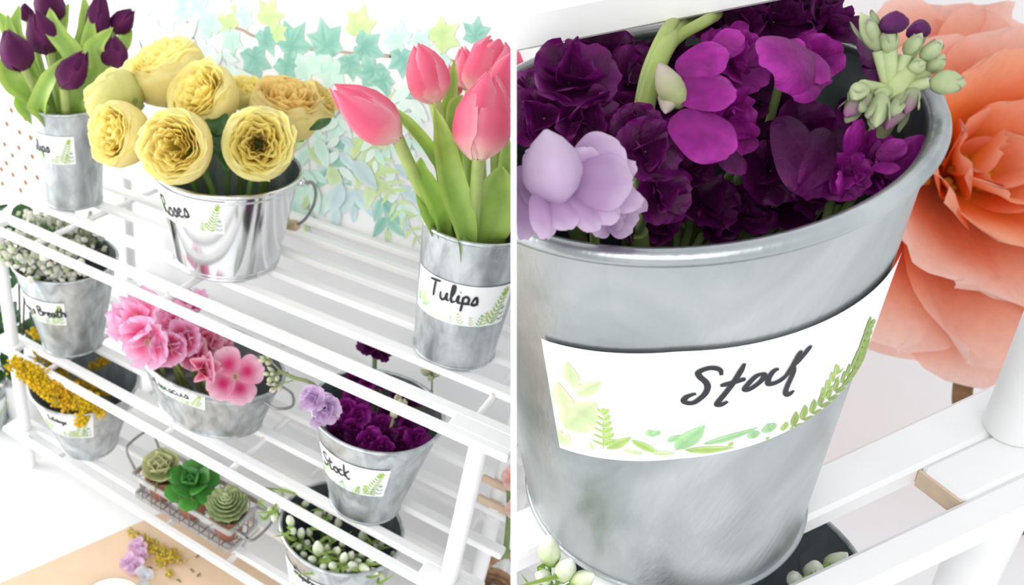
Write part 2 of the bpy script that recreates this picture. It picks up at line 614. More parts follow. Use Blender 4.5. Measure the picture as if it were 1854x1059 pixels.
# ------------------------------------------------------------------ pots with paper labels
class Cone:
    def __init__(s, base, r0, r1, h, axis=(0, 0, 1), oval=1.0, oval_dir=None):
        s.b = np.asarray(base, float); s.r0 = r0; s.r1 = r1; s.h = h
        s.ax = nrm(axis)
        to = CAM - s.b
        fr = nrm(to - s.ax * (to @ s.ax))
        s.fr, s.rt = fr, np.cross(s.ax, fr)     # towards the viewer, to the viewer's right
        s.F = np.array([s.rt, -s.fr, s.ax])     # right, back, up
        s.oval, s.od = oval, oval_dir
    def p(s, az, v, off=0.0):
        d = np.cos(az) * s.fr + np.sin(az) * s.rt
        r = s.r0 + (s.r1 - s.r0) * v + off
        q = d * r
        if s.oval != 1.0:
            e = s.od
            q = q + e * (q @ e) * (s.oval - 1)
        return s.b + s.ax * (v * s.h) + q
    def find(s, px, py, az=0.0, v=0.5, off=0.0):
        for _ in range(40):
            a0 = np.array(pix(s.p(az, v, off)))
            e = np.array([px, py]) - a0
            J = np.array([(np.array(pix(s.p(az + 1e-4, v, off))) - a0) / 1e-4, (np.array(pix(s.p(az, v + 1e-4, off))) - a0) / 1e-4]).T
            try:
                d = np.linalg.lstsq(J, e, rcond=None)[0]
            except Exception:
                break
            d[0] = np.clip(d[0], -0.15, 0.15); d[1] = np.clip(d[1], -0.2, 0.2)
            az = float(np.clip(az + d[0], -1.5, 1.5)); v = float(np.clip(v + d[1], 0, 1.0))
        return az, v

GL = {
 'T': (0.62, [[(0, .93), (.3, .97), (.62, 1.0)], [(.34, .97), (.28, .5), (.24, 0)]]),
 'u': (0.46, [[(0, .45), (0, .12), (.12, 0), (.26, .15), (.33, .45), (.33, .1), (.46, .03)]]),
 'l': (0.28, [[(0, .1), (.18, .6), (.2, .95), (.1, .92), (.06, .4), (.1, .03), (.28, .1)]]),
 'i': (0.24, [[(0, .08), (.1, .45), (.09, .08), (.24, .05)], [(.17, .66), (.19, .70)]]),
 'p': (0.40, [[(.05, .45), (.03, 0), (.0, -.45)], [(.05, .3), (.18, .47), (.32, .33), (.26, .08), (.05, .05), (.4, .03)]]),
 's': (0.36, [[(0, .03), (.2, .46), (.29, .2), (.2, 0), (.04, .03), (.36, .04)]]),
 'R': (0.56, [[(.12, .98), (.08, .5), (.06, 0)], [(-.14, .78), (.1, 1.0), (.42, .95), (.4, .62), (.1, .5)], [(.12, .5), (.3, .25), (.52, .0)]]),
 'o': (0.40, [[(.2, .45), (.02, .3), (.05, .05), (.25, .02), (.34, .25), (.2, .45), (.4, .4)]]),
 'e': (0.36, [[(0, .2), (.26, .32), (.18, .46), (.04, .3), (.07, .06), (.2, 0), (.36, .1)]]),
 'S': (0.56, [[(.55, .82), (.38, 1.0), (.12, .84), (.22, .6), (.42, .4), (.34, .1), (.02, .0), (-.06, .16)]]),
 't': (0.36, [[(.2, .95), (.1, .5), (.06, .12), (.16, 0), (.32, .1)], [(-.06, .55), (.42, .64)]]),
 'c': (0.34, [[(.3, .4), (.14, .47), (0, .24), (.1, .02), (.34, .1)]]),
 'k': (0.44, [[(.12, 1.05), (.05, .5), (.02, 0)], [(.42, .62), (.05, .26)], [(.06, .28), (.22, -.08), (.4, -.02)]]),
 'H': (0.56, [[(.02, .95), (.0, .5), (-.02, 0)], [(.42, .98), (.4, .5), (.38, 0)], [(-.02, .48), (.44, .52)]]),
 'b': (0.38, [[(.04, 1.0), (.0, .4), (.04, .04), (.24, .02), (.3, .28), (.05, .38), (.38, .36)]]),
 'B': (0.56, [[(.08, .98), (.04, .5), (.02, 0)], [(-.05, .92), (.34, .98), (.38, .66), (.06, .54), (.46, .42), (.4, .04), (-.04, 0)]]),
 'a': (0.42, [[(.28, .42), (.06, .38), (.02, .07), (.2, .05), (.3, .42), (.3, .08), (.42, .05)]]),
 'y': (0.38, [[(0, .45), (.05, .12), (.24, .14), (.32, .45), (.22, -.35), (.0, -.3), (.38, .08)]]),
 "'": (0.16, [[(.08, 1.05), (.04, .8)]]),
 'r': (0.32, [[(0, .04), (.05, .46), (.14, .36), (.3, .42), (.32, .3)]]),
 'h': (0.42, [[(.06, 1.0), (.02, .5), (.0, 0)], [(.02, .25), (.16, .46), (.28, .3), (.28, .04), (.42, .06)]]),
 'n': (0.42, [[(0, .45), (.02, .2), (.0, 0)], [(.02, .25), (.18, .46), (.3, .3), (.29, .04), (.42, .06)]]),
 'd': (0.42, [[(.28, .4), (.05, .38), (.0, .1), (.2, .04), (.3, .3)], [(.33, 1.0), (.3, .4), (.31, .05), (.42, .05)]]),
 'g': (0.42, [[(.28, .4), (.05, .38), (.0, .1), (.2, .06), (.3, .4), (.28, -.35), (.05, -.38), (.42, .06)]]),
 'L': (0.5, [[(.1, 1.0), (.04, .4), (.02, .02), (.46, .06)]]),
 'x': (0.38, [[(0, .45), (.36, 0)], [(.36, .45), (0, 0)]]),
 ' ': (0.30, []),
}
def ribbon(mb, pts, nr, w):
    """flat pen stroke: pts on the paper, nr paper normals"""
    Tn = np.gradient(pts, axis=0)
    sd = np.cross(Tn, nr)
    sd /= np.linalg.norm(sd, axis=1)[:, None] + 1e-12
    k = np.linspace(0, 1, len(pts))
    ww = w * (0.55 + 0.45 * np.clip(np.minimum(k, 1 - k) * 8, 0, 1)) * 0.5
    G = np.stack([pts - sd * ww[:, None], pts + sd * ww[:, None]], 1)
    mb.grid(G)

def strokes_on(cone, lst, w, off):
    """lst: strokes as arrays of (az, v)"""
    m = MB()
    for st in lst:
        c = catmull(st, 6)
        P = np.array([cone.p(a, v, off) for a, v in c])
        N = np.array([nrm(cone.p(a, v, off + .01) - cone.p(a, v, off)) for a, v in c])
        ribbon(m, P, N, w)
    return m

def write_on(cone, text, p0, p1, w, off=0.010, aspect=1.0):
    """text ending at p1; p0 is its start or (letter size, slope)"""
    a1, v1 = cone.find(*p1)
    if p0[0] < 1 and p0[0] > 0:
        em = p0[0]
        rr = cone.r0 + (cone.r1 - cone.r0) * v1
        Lt = sum(GL[c][0] + 0.03 for c in text) * em
        a0, v0 = a1 - Lt / rr, v1 - p0[1] * Lt / cone.h
    else:
        a0, v0 = cone.find(*p0)
    rm = cone.r0 + (cone.r1 - cone.r0) * (v0 + v1) / 2
    A = np.array([a0 * rm, v0 * cone.h]); B = np.array([a1 * rm, v1 * cone.h])
    adv = sum(GL[c][0] + 0.03 for c in text)
    ex = (B - A) / adv
    ey = np.array([-ex[1], ex[0]]) * aspect
    lst, x = [], 0
    for c in text:
        for st in GL[c][1]:
            q = np.array([A + ex * (x + s) + ey * t for s, t in st])
            lst.append(np.stack([q[:, 0] / rm, q[:, 1] / cone.h], 1))
        x += GL[c][0] + 0.03
    return strokes_on(cone, lst, w, off)

GREENS = [(0.36, 0.52, 0.12), (0.48, 0.60, 0.22), (0.25, 0.42, 0.16), (0.42, 0.62, 0.40), (0.62, 0.70, 0.34)]
def flat_leaf(fn, s0, t0, ang, L, W, col, mb, rng, n=7):
    """leaf print on a surface: fn(s, t) -> point"""
    c, s = math.cos(ang), math.sin(ang)
    k = np.linspace(0, 1, n)
    half = W * np.sin(np.pi * k ** 0.8) ** 0.9
    G, C = [], []
    for i in range(n):
        row, cr = [], []
        for u in (-1, 0, 1):
            x, y = k[i] * L, u * half[i]
            row.append(fn(s0 + x * c - y * s, t0 + x * s + y * c))
            cr.append(np.clip(np.asarray(col) * (0.82 + 0.3 * k[i] + (0.18 if u else -0.06)), 0, 1))
        G.append(row); C.append(cr)
    mb.grid(np.array(G), np.array(C))

def paper_label(cone, parent, a0, a1, v0, v1, text, p0, p1, pen, seed, off=0.006, leafy=1.0, aspect=1.0, label=None):
    n = 22
    az = np.linspace(a0, a1, n)
    m = MB()
    G = np.array([[cone.p(a, v, off) for a in az] for v in np.linspace(v0, v1, 4)])
    m.grid(G)
    lab = m.build('paper_label', 'paper', parent, label=label or 'white paper label with handwriting and green leaf border')
    # printed sprigs along the lower edge and up the right side
    rng = np.random.default_rng(seed)
    rm = cone.r0 + (cone.r1 - cone.r0) * (v0 + v1) / 2
    H = (v1 - v0) * cone.h
    fn = lambda s, t: cone.p(np.clip(s / rm, a0, a1), np.clip(t / cone.h, v0, v1), off + 0.003)
    m = MB()
    s0, s1, tb = a0 * rm, a1 * rm, v0 * cone.h
    def sprig(s, t, ang, L, k, col):
        for j in range(k):
            f = (j + 0.5) / k
            x, y = s + math.cos(ang) * L * f, t + math.sin(ang) * L * f
            for sg in (-1, 1):
                flat_leaf(fn, x, y, ang + sg * 0.85, L * (0.24 if k > 5 else 0.32) * (1.15 - 0.6 * f), L * (0.022 if k > 5 else 0.045), col, m, rng)
        flat_leaf(fn, s + math.cos(ang) * L * .8, t + math.sin(ang) * L * .8, ang, L * .3, L * .05, col, m, rng)
    ns = max(3, int(7 * leafy))
    for i in range(ns):
        f = (i + 0.5) / ns
        col = GREENS[rng.integers(len(GREENS))]
        sprig(s0 + (s1 - s0) * (0.2 + 0.70 * f), tb, 1.0 + 1.0 * rng.random(), H * (0.18 + 0.18 * f) * (0.8 + .4 * rng.random()), 4, col)
    sprig(s1 - H * 0.42, tb + 0.02 * H, 1.28, H * 0.88, 9, GREENS[0])
    sprig(s1 - H * 0.14, tb + 0.02 * H, 1.55, H * 0.42, 3, (0.3, 0.45, 0.35))
    sprig(s1 - H * 0.66, tb, 1.4, H * 0.30, 4, GREENS[2])
    for i in range(5):
        flat_leaf(fn, s0 + H * (0.06 + 0.22 * rng.random()), tb + H * (0.03 + 0.25 * rng.random()), rng.random() * 2.2, H * 0.3, H * 0.06, GREENS[3 + i % 2], m, rng)
    m.build('leaf_print', 'print', lab)
    if text:
        write_on(cone, text, p0, p1, pen, off + 0.005, aspect).build('lettering', 'ink', lab)
    return lab

def pot_thing(cone, name, label, cat, group=None, mat='galvanized', rim=0.014, seam=True, bands=(), seg=64, inner='zinc_inside'):
    t = thing(name, cone.b, label, cat, group)
    c = cone
    w = 0.008
    def P(r, z): return (r, z)
    def geo(prof, closed_s=False, closed_e=False):
        m = MB()
        th = np.linspace(0, 2 * np.pi, seg, endpoint=False)
        G = []
        for (off, v) in prof:
            G.append([c.p(a, v, off) for a in th])
        G = np.array(G)
        m.grid(G, None, closed=True)
        if closed_s: m.add(G[0], [tuple(range(seg - 1, -1, -1))])
        if closed_e: m.add(G[-1], [tuple(range(seg))])
        return m
    vs_ = list(np.linspace(0.03, 1, 8))
    body = geo([(-0.012, 0.0), (0, 0.02)] + [(0, v) for v in vs_], closed_s=True).build('body', mat, t)
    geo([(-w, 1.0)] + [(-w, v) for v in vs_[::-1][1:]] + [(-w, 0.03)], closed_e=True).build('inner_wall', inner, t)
    # rolled rim and base bead follow the opening
    def bead(v, off, r):
        m = MB()
        th = np.linspace(0, 2 * np.pi, seg, endpoint=False)
        Pp = np.array([c.p(a, v, off) for a in th])
        ctr = Pp.mean(0)
        rad = Pp - ctr
        rad /= np.linalg.norm(rad, axis=1)[:, None]
        ph = np.linspace(0, 2 * np.pi, 8, endpoint=False)
        G = Pp[:, None] + r * (np.cos(ph)[None, :, None] * rad[:, None] + np.sin(ph)[None, :, None] * c.ax)
        G = np.concatenate([G, G[:1]])
        m.grid(G, None, closed=True)
        return m
    bead(1.0, 0.002, rim).build('rolled_rim', mat, t)
    bead(0.02, 0.0, rim * 0.6).build('base_bead', mat, t)
    for v in bands:
        bead(v, 0.0, rim * 0.45).build('raised_band', mat, body)
    if seam:
        m = MB()
        a = 2.4
        pts = np.array([c.p(a, v, 0.002) for v in np.linspace(0.03, 0.97, 6)])
        tube(m, pts, 0.006, 6)
        m.build('seam', mat, body)
    return t

# ------------------------------------------------------------------ the nine buckets on the shelf
def potc(X, Y, d, r0, h, r1): return Cone((X, Y, DECK[d]), r0, r1, h)
c1 = potc(-3.575, 0.815, 0, 0.243, 0.868, 0.308)
c2 = potc(-1.882, 0.841, 0, 0.405, 0.742, 0.543)
c3 = potc(0.058, 0.793, 0, 0.259, 0.926, 0.325)
c4 = potc(-3.390, 0.489, 1, 0.272, 0.875, 0.449)
c6 = potc(-0.248, 0.411, 1, 0.249, 0.830, 0.440)
c7 = potc(-3.160, 0.375, 2, 0.258, 0.740, 0.494)
c9 = potc(-0.322, 0.237, 2, 0.300, 0.850, 0.441)
c5 = Cone((-1.80, 0.53, DECK[1]), 0.33, 0.445, 0.50, oval=1.48, oval_dir=np.array([1.0, 0, 0]))
G9 = 'labelled metal flower buckets on the shelf'
p1 = pot_thing(c1, 'flower_bucket', 'slim galvanized bucket of purple tulips at the left end of the top shelf', 'bucket', G9)
p2 = pot_thing(c2, 'flower_pail', 'shiny tin pail with wire handle holding the yellow roses', 'pail', G9, mat='tin', bands=(0.93, 0.06), rim=0.017)
p3 = pot_thing(c3, 'flower_bucket', 'slim galvanized bucket of pink tulips at the right end of the top shelf', 'bucket', G9)
p4 = pot_thing(c4, 'flower_bucket', "galvanized bucket labelled Baby's Breath on the middle shelf", 'bucket', G9)
p5 = pot_thing(c5, 'oval_tub', 'low oval metal tub labelled Hibiscus on the middle shelf', 'tub', G9, mat='galvanized', bands=(0.88,))
p6 = pot_thing(c6, 'flower_bucket', 'flared galvanized bucket of purple stock at the right of the middle shelf', 'bucket', G9)
p7 = pot_thing(c7, 'flower_bucket', 'galvanized bucket of yellow goldenrod at the left of the lowest shelf', 'bucket', G9)
p9 = pot_thing(c9, 'flower_bucket', 'galvanized bucket of white-green snapdragon buds on the lowest shelf', 'bucket', G9)

def vspan(c, top, bot):
    return c.find(*bot)[1], c.find(*top)[1]
def corners(c, tl, tr, br, bl):
    q = [c.find(*x) for x in (tl, tr, br, bl)]
    return (q[0][0] + q[3][0]) / 2, (q[1][0] + q[2][0]) / 2, (q[2][1] + q[3][1]) / 2, (q[0][1] + q[1][1]) / 2

a = corners(c1, (58, 250), (131, 243), (139, 294), (70, 300))
paper_label(c1, p1, -1.2, a[1], *vspan(c1, (110, 248), (118, 298)), 'Tulips', (0.105, 0.10), (93, 276), 0.015, 11)
a = corners(c2, (292, 352), (407, 362), (406, 421), (308, 402))
paper_label(c2, p2, a[0] - .16, a[1], *vspan(c2, (360, 362), (360, 418)), 'Roses', (303, 388), (347, 393), 0.016, 12, aspect=1.1)
a = corners(c3, (764, 478), (918, 514), (914, 580), (760, 540))
paper_label(c3, p3, -1.15, 1.05, a[2], a[3], 'Tulips', (780, 531), (866, 552), 0.016, 13)
a = corners(c4, (58, 547), (114, 549), (122, 585), (70, 582))
paper_label(c4, p4, -1.2, a[1], *vspan(c4, (95, 549), (100, 588)), "Baby's Breath", (0.098, 0.06), (122, 573), 0.017, 14, aspect=1.05)
paper_label(c5, p5, *[c5.find(282, 682)[0], c5.find(371, 722)[0]], *vspan(c5, (324, 690), (330, 728)), 'Hibiscus', (282, 694), (345, 722), 0.011, 15, aspect=1.0)
a = corners(c6, (576, 790), (705, 852), (697, 892), (596, 866))
paper_label(c6, p6, a[0], a[1], a[2], a[3], 'Stock', (591, 838), (637, 866), 0.014, 16, aspect=1.2)
paper_label(c7, p7, -1.1, 0.1, *vspan(c7, (118, 752), (132, 792)), 'Solidago', (0.055, -0.06), (122, 768), 0.011, 17, aspect=1.2)
paper_label(c9, p9, -1.1, 0.35, 0.38, 0.80, 'Snapdragon', (0.062, -0.05), (592, 1070), 0.012, 18, aspect=1.2)

# bail handle with wooden grip on the tin pail
def cyl(c, az, z, r): return c.b + c.ax * z + r * (np.cos(az) * c.fr + np.sin(az) * c.rt)
pts = [cyl(c2, 1.35, 0.69, 0.56), cyl(c2, 1.48, 0.66, 0.63), cyl(c2, 1.62, 0.52, 0.67), cyl(c2, 1.74, 0.34, 0.65), cyl(c2, 1.90, 0.20, 0.58),
       cyl(c2, 2.4, 0.13, 0.55), cyl(c2, 3.0, 0.13, 0.56), cyl(c2, 3.6, 0.26, 0.62), cyl(c2, 4.1, 0.5, 0.62), cyl(c2, 4.45, 0.69, 0.56)]
m = MB(); tube(m, catmull(pts, 8), 0.013, 8)
hd = m.build('bail_handle', 'wire_metal', p2, label='thin grey wire handle')
m = MB(); q = catmull([cyl(c2, 1.86, 0.20, 0.585), cyl(c2, 2.1, 0.155, 0.56), cyl(c2, 2.4, 0.13, 0.55)], 5)
tube(m, q, [0.030] + [0.045] * (len(q) - 2) + [0.03], 14)
m.build('wooden_grip', 'grip_wood', hd, label='short pale wooden grip')
for az in (1.35, 4.45):
    m = MB(); ball(m, cyl(c2, az, 0.69, 0.55), 0.03, (1, 1, 1), np.random.default_rng(1), 0.0, 1)
    m.build('handle_ear', 'tin', p2)
# end loops on the oval tub
for sg in (1, -1):
    e = c5.od * sg
    m = MB()
    top = c5.b + c5.ax * 0.44 + e * (0.43 * 1.48)
    pts = [top + np.array([0, -0.12, 0]), top + e * 0.10 + np.array([0, -0.11, -0.02]), top + e * 0.17 + np.array([0, 0, -0.03]), top + e * 0.10 + np.array([0, 0.11, -0.02]), top + np.array([0, 0.12, 0])]
    tube(m, catmull(pts, 8), 0.011, 8)
    m.build('end_handle', 'wire_metal', p5, label='thin wire loop handle')

# ------------------------------------------------------------------ wire basket with three succulents
bz = DECK[2]
bx0, bx1, by0, by1 = -2.325, -1.245, 0.115, 0.535
zb0, zb1 = bz + 0.035, bz + 0.285
bask = thing('wire_basket', ((bx0 + bx1) / 2, (by0 + by1) / 2, bz), 'long galvanized wire basket with looped handles holding three succulents on the lowest shelf', 'basket')
def band(z0, z1, name, grow):
    m = MB()
    x0, x1, y0, y1 = bx0 - grow, bx1 + grow, by0 - grow, by1 + grow
    r = 0.03
    pts = []
    for cx, cy, a0 in ((x1 - r, y0 + r, -90), (x1 - r, y1 - r, 0), (x0 + r, y1 - r, 90), (x0 + r, y0 + r, 180)):
        for k in range(5):
            an = math.radians(a0 + 22.5 * k)
            pts.append((cx + r * math.cos(an), cy + r * math.sin(an)))
    pts = np.array(pts)
    ctr = pts.mean(0)
    inn = ctr + (pts - ctr) * np.array([1 - 0.016 / (x1 - x0) * 2, 1 - 0.016 / (y1 - y0) * 2])
    n = len(pts)
    rows = [np.c_[pts, np.full(n, z0)], np.c_[pts, np.full(n, z1)], np.c_[inn, np.full(n, z1)], np.c_[inn, np.full(n, z0)], np.c_[pts, np.full(n, z0)]]
    m.grid(np.array(rows), None, closed=True)
    return m.build(name, 'band_metal', bask, smooth=False)
band(zb1 - 0.055, zb1, 'top_band', 0.012)
band(zb0 - 0.030, zb0 + 0.018, 'bottom_band', 0.0)
def wire(pts, r=0.0055):
    m = MB(); tube(m, np.array(pts), r, 6)
    return m.build('wire', 'wire_metal', bask)
nx, ny = 10, 5
for k in range(1, nx):
    x = bx0 + (bx1 - bx0) * k / nx
    wire([(x, by0 - .006, zb1 - 0.01), (x, by0 + .002, zb0), (x, by0 + .03, zb0 - 0.012), (x, by1 - .03, zb0 - 0.012), (x, by1 - .002, zb0), (x, by1 + .006, zb1 - 0.01)])
for k in range(1, ny):
    y = by0 + (by1 - by0) * k / ny
    wire([(bx0 - .006, y, zb1 - 0.01), (bx0 + .002, y, zb0), (bx0 + .03, y, zb0 - 0.014), (bx1 - .03, y, zb0 - 0.014), (bx1 - .002, y, zb0), (bx1 + .006, y, zb1 - 0.01)])
ym = (by0 + by1) / 2
m = MB(); tube(m, catmull([(bx0 - .01, by0 + .05, zb1 - .02), (bx0 - .10, by0 + .045, zb1 + .15), (bx0 - .12, by0 + .10, zb1 + .20), (bx0 - .12, by1 - .10, zb1 + .20), (bx0 - .10, by1 - .045, zb1 + .15), (bx0 - .01, by1 - .05, zb1 - .02)], 6), 0.012, 8)
m.build('handle', 'wire_metal', bask, label='upright wire loop handle')
m = MB(); tube(m, catmull([(bx1 + .012, by0 + .05, zb1 - .02), (bx1 + .16, by0 + .04, zb1 - .03), (bx1 + .20, by0 + .12, zb1 - .03), (bx1 + .20, by1 - .12, zb1 - .03), (bx1 + .16, by1 - .04, zb1 - .03), (bx1 + .012, by1 - .05, zb1 - .02)], 6), 0.012, 8)
rh = m.build('handle', 'wire_metal', bask, label='lowered wire loop handle')
m = MB()
q = np.linspace(0, 1, 140)
cl = np.array([bx1 + .055, by0 + .045, zb1 - .026]) + q[:, None] * np.array([0.085, 0.0, -0.004])
cl = cl + 0.018 * np.c_[np.zeros(140), np.cos(q * 2 * np.pi * 9), np.sin(q * 2 * np.pi * 9)]
tube(m, cl, 0.007, 6); m.build('coiled_grip', 'wire_metal', rh)

def terracotta_pot(px, py, label):
    """small clay pot with soil; px, py image place of its rim centre"""
    h = 0.24
    p = at_z(px, py, bz + 0.03 + h)
    b = np.array([p[0], np.clip(p[1], by0 + .175, by1 - .175), bz + 0.03])
    t = thing('terracotta_pot', b, label, 'pot', 'clay pots in the wire basket')
    fr = np.eye(3)
    m = MB(); lathe(m, b, fr, [(0.105, 0), (0.11, 0.004), (0.142, 0.175), (0.158, 0.178), (0.163, h - .004), (0.158, h), (0.147, h), (0.142, h - .03)], 32, close_start=True)
    m.build('clay_body', 'terracotta', t)
    m = MB(); lathe(m, b, fr, [(0.145, h - .02), (0.08, h - .008), (0.0005, h)], 24)
    m.build('soil_top', 'soil', t)
    rng = np.random.default_rng(int(px))
    m = MB()
    for k in range(26):
        an = rng.random() * 6.28; r0 = 0.06 + .06 * rng.random()
        q0 = b + np.array([r0 * math.cos(an), r0 * math.sin(an), h + .0])
        pts = [q0]
        for j in range(4):
            an += rng.normal() * .9
            pts.append(pts[-1] + np.array([.03 * math.cos(an), .03 * math.sin(an), .012 * rng.normal() + (0.012 if j < 2 else -.01)]))
        tube(m, catmull(pts, 3), 0.0045, 4)
    m.build('moss_strands', 'moss', t, kind='stuff')
    return b + np.array([0, 0, h + 0.02])
def fleshy(root, o, fr, az, tilt, L, W, Tk, bend, c0, c1, name='leaf', tipw=0.35, mat='leaf', n=8, cup=0.0):
    ca, sa = math.cos(az), math.sin(az)
    er = ca * fr[0] + sa * fr[1]
    t = np.linspace(0, 1, n)
    an = tilt + bend * t
    dx = np.r_[0, np.cumsum(np.cos(an[1:]) * L / (n - 1))]; dz = np.r_[0, np.cumsum(np.sin(an[1:]) * L / (n - 1))]
    P = o + dx[:, None] * er + dz[:, None] * fr[2]
    w = W * np.interp(t, [0, .2, .55, .8, .95, 1], [.35, .62, 1, .9, tipw, .04])
    th = Tk * np.interp(t, [0, .3, .7, 1], [.8, 1, .8, .08])
    m = MB(); ellip(m, P, w, th, fr[2], 10, lerp(c0, c1, t))
    if cup:
        et = np.cross(fr[2], er)
        V = m.v[0]; s = ((V - o) @ et) / W
        m.v[0] = V + (cup * W * s ** 2)[:, None] * fr[2]
    return m.build(name, mat, root)
# pale cabbage-like rosette
p = terracotta_pot(293, 858, 'small clay pot at the handle end of the wire basket, under the pale rosette')
su = thing('succulent', p, 'pale yellow-green cabbage-like rosette succulent in the leftmost clay pot', 'succulent', 'succulents in the wire basket')
fr = frame(nrm(np.array([0.05, -0.25, 1.0])))
o = p + np.array([0, 0, -0.01])
rng = np.random.default_rng(5)
for ringi, (n, L, W, tl, bd, zo) in enumerate([(6, .215, .11, .25, .75, 0), (5, .175, .098, .62, .75, .03), (4, .125, .072, .95, .7, .06), (3, .08, .052, 1.2, .6, .08)]):
    for k in range(n):
        fleshy(su, o + fr[2] * zo, fr, 6.283 * k / n + ringi * .6, tl + rng.normal() * .06, L, W, .012, bd, (0.36, 0.42, 0.16), (0.66, 0.66, 0.36), tipw=0.75, cup=0.35)
m = MB(); lathe(m, o, fr, [(0.02, -.05), (0.045, .0), (0.05, .08), (0.03, .125), (0.001, .14)], 14, col=(0.5, .52, .24)); m.build('heart', 'leaf', su)
# glossy dark green rosette
p = terracotta_pot(343, 894, 'small clay pot in the middle of the wire basket, under the dark green rosette')
su = thing('succulent', p, 'glossy dark green spoon-leaved succulent in the middle clay pot', 'succulent', 'succulents in the wire basket')
fr = frame(nrm(np.array([0.1, -0.3, 1.0])))
o = p + np.array([0, 0, 0.02])
for ringi, (n, L, W, tl, bd, zo) in enumerate([(6, .255, .10, -.12, .4, 0.03), (5, .21, .092, .3, .5, .06), (4, .14, .07, .75, .5, .09), (4, .08, .042, 1.15, .4, .11)]):
    for k in range(n):
        dk = 1.0 - 0.12 * ringi
        fleshy(su, o + fr[2] * zo, fr, 6.283 * k / n + ringi * .75 + .3, tl + rng.normal() * .08, L, W, .020, bd, (0.03 * dk, 0.16 * dk, 0.02), (0.07 * dk, 0.30 * dk, 0.035), tipw=0.8)
m = MB(); lathe(m, o, fr, [(0.03, -.1), (0.035, .05), (0.02, .10), (0.001, .12)], 12, col=(0.06, .05, .04)); m.build('heart', 'leaf', su)
# many-leaved artichoke rosette
p = terracotta_pot(407, 932, 'small clay pot at the lowered-handle end of the basket, under the layered rosette')
su = thing('succulent', p, 'tightly layered grey-green rosette succulent in the rightmost clay pot', 'succulent', 'succulents in the wire basket')
fr = frame(nrm(np.array([0.0, -0.2, 1.0])))
o = p + np.array([0, 0, 0.0])
for ringi in range(9):
    f = ringi / 8
    n = [12, 12, 11, 10, 9, 8, 6, 5, 4][ringi]
    for k in range(n):
        fleshy(su, o + fr[2] * (0.0 + .16 * f), fr, 6.283 * (k + .5 * (ringi % 2)) / n + rng.normal() * .05, 0.0 + 1.15 * f, .215 - .15 * f, .055 - .028 * f, .011, .75, (0.16, 0.26, 0.08), (0.50, 0.58, 0.30), tipw=0.5, n=6, cup=0.3)

# ------------------------------------------------------------------ tulips
def tulip(base, tip, r, stem_pts, label, group, pal, seed, openk=1.0, leaves=(), kind='tulip'):
    """base, tip: ends of the flower head; stem_pts run from the head down into the bucket"""
    base, tip = np.asarray(base, float), np.asarray(tip, float)
    t = thing(kind, stem_pts[-1], label, 'flower', group)
    ax = tip - base
    L = np.linalg.norm(ax)
    rng = np.random.default_rng(seed)
    fr = frame(ax, rng.random() * 6.28)
    cb, cm, ce = [np.asarray(c, float) for c in pal]
    nu, nv = 9, 11
    for k in range(6):
        inner = k >= 3
        az = (k % 3) * 2.0944 + (1.0472 if inner else 0) + rng.normal() * .05
        u = np.linspace(-1, 1, nu)[None] * np.ones((nv, 1)); v = np.linspace(0, 1, nv)[:, None] * np.ones((1, nu))
        half = np.interp(v, [0, .12, .3, .55, .8, .93, 1], [.45, .95, 1.18, 1.12, .92, .66, .18])
        rad = r * (0.90 if inner else 1.0) * np.interp(v, [0, .06, .18, .36, .6, .82, 1], [.22, .48, .86, 1.0, .93, .66 * openk, .24 * openk])
        rad = rad * (1 + 0.05 * np.exp(-(u / .16) ** 2) - .10 * u ** 2 * v) + r * .03 * rng.normal()
        z = L * (v * (1.0 + (0.04 if inner else 0)) + 0.015 * np.sin(5 * u + k)) * (1 - .02 * u ** 2) + L * .03 * rng.normal() * v
        an = az + u * half
        G = base + rad[..., None] * (np.cos(an)[..., None] * fr[0] + np.sin(an)[..., None] * fr[1]) + z[..., None] * fr[2]
        w = np.clip(1 - v / .34, 0, 1) ** 1.3
        C = lerp(lerp(cm, ce, np.clip(np.abs(u) ** 2 * .9 + .15 * np.sin(14 * u) * v, 0, 1)), cb, w)
        m = MB(); m.grid(G, C)
        m.build('petal', 'petal', t)
    P = catmull([base + fr[2] * L * .03] + [np.asarray(p, float) for p in stem_pts], 7)
    m = MB(); tube(m, P, 0.036 if kind == 'tulip' else .03, 10, lerp((0.42, 0.5, 0.16), (0.22, 0.38, 0.07), np.linspace(0, 1, len(P))))
    m.build('stem', 'leaf', t)
    for (pts, w, seed2, fold) in leaves:
        Q = catmull(pts, 7)
        k = np.linspace(0, 1, len(Q))
        ww = w * np.interp(k, [0, .15, .45, .75, .93, 1], [.45, .75, 1, .82, .32, .02])
        m = MB(); blade(m, Q, ww, fold, (0.12, 0.27, 0.03), (0.42, 0.58, 0.12), up=cdir(*LEAF_UP.get(seed2, (0.2, -0.3, -1.0))), wave=.12, ph=seed2)
        m.build('leaf', 'leaf', t)
    return t
LEAF_UP = {}
def incup(c, dx, dy, f=0.75):
    """point inside the bucket: f of its height, offset in image-right / depth"""
    return c.b + c.ax * (c.h * f) + c.rt * dx - c.fr * dy
D1 = dep(c1.p(0, 1) * 0 + c1.b + c1.ax * c1.h)
PURP = ((0.17, 0.05, 0.11), (0.105, 0.010, 0.075), (0.23, 0.035, 0.17))
G1 = 'purple tulips in the top left bucket'
def lf(c, pxs, w, seed, d0=0.0, fold=.35, dx=0.0, dy=0.0, f=.7):
    """leaf blade: image points from its tip downwards, rooted in bucket c"""
    D = dep(c.b + c.ax * c.h)
    pts = [at_d(x, y, D + dd + d0) for x, y, dd in pxs]
    return ([incup(c, dx, dy, f)] + pts[::-1], w, seed, fold)
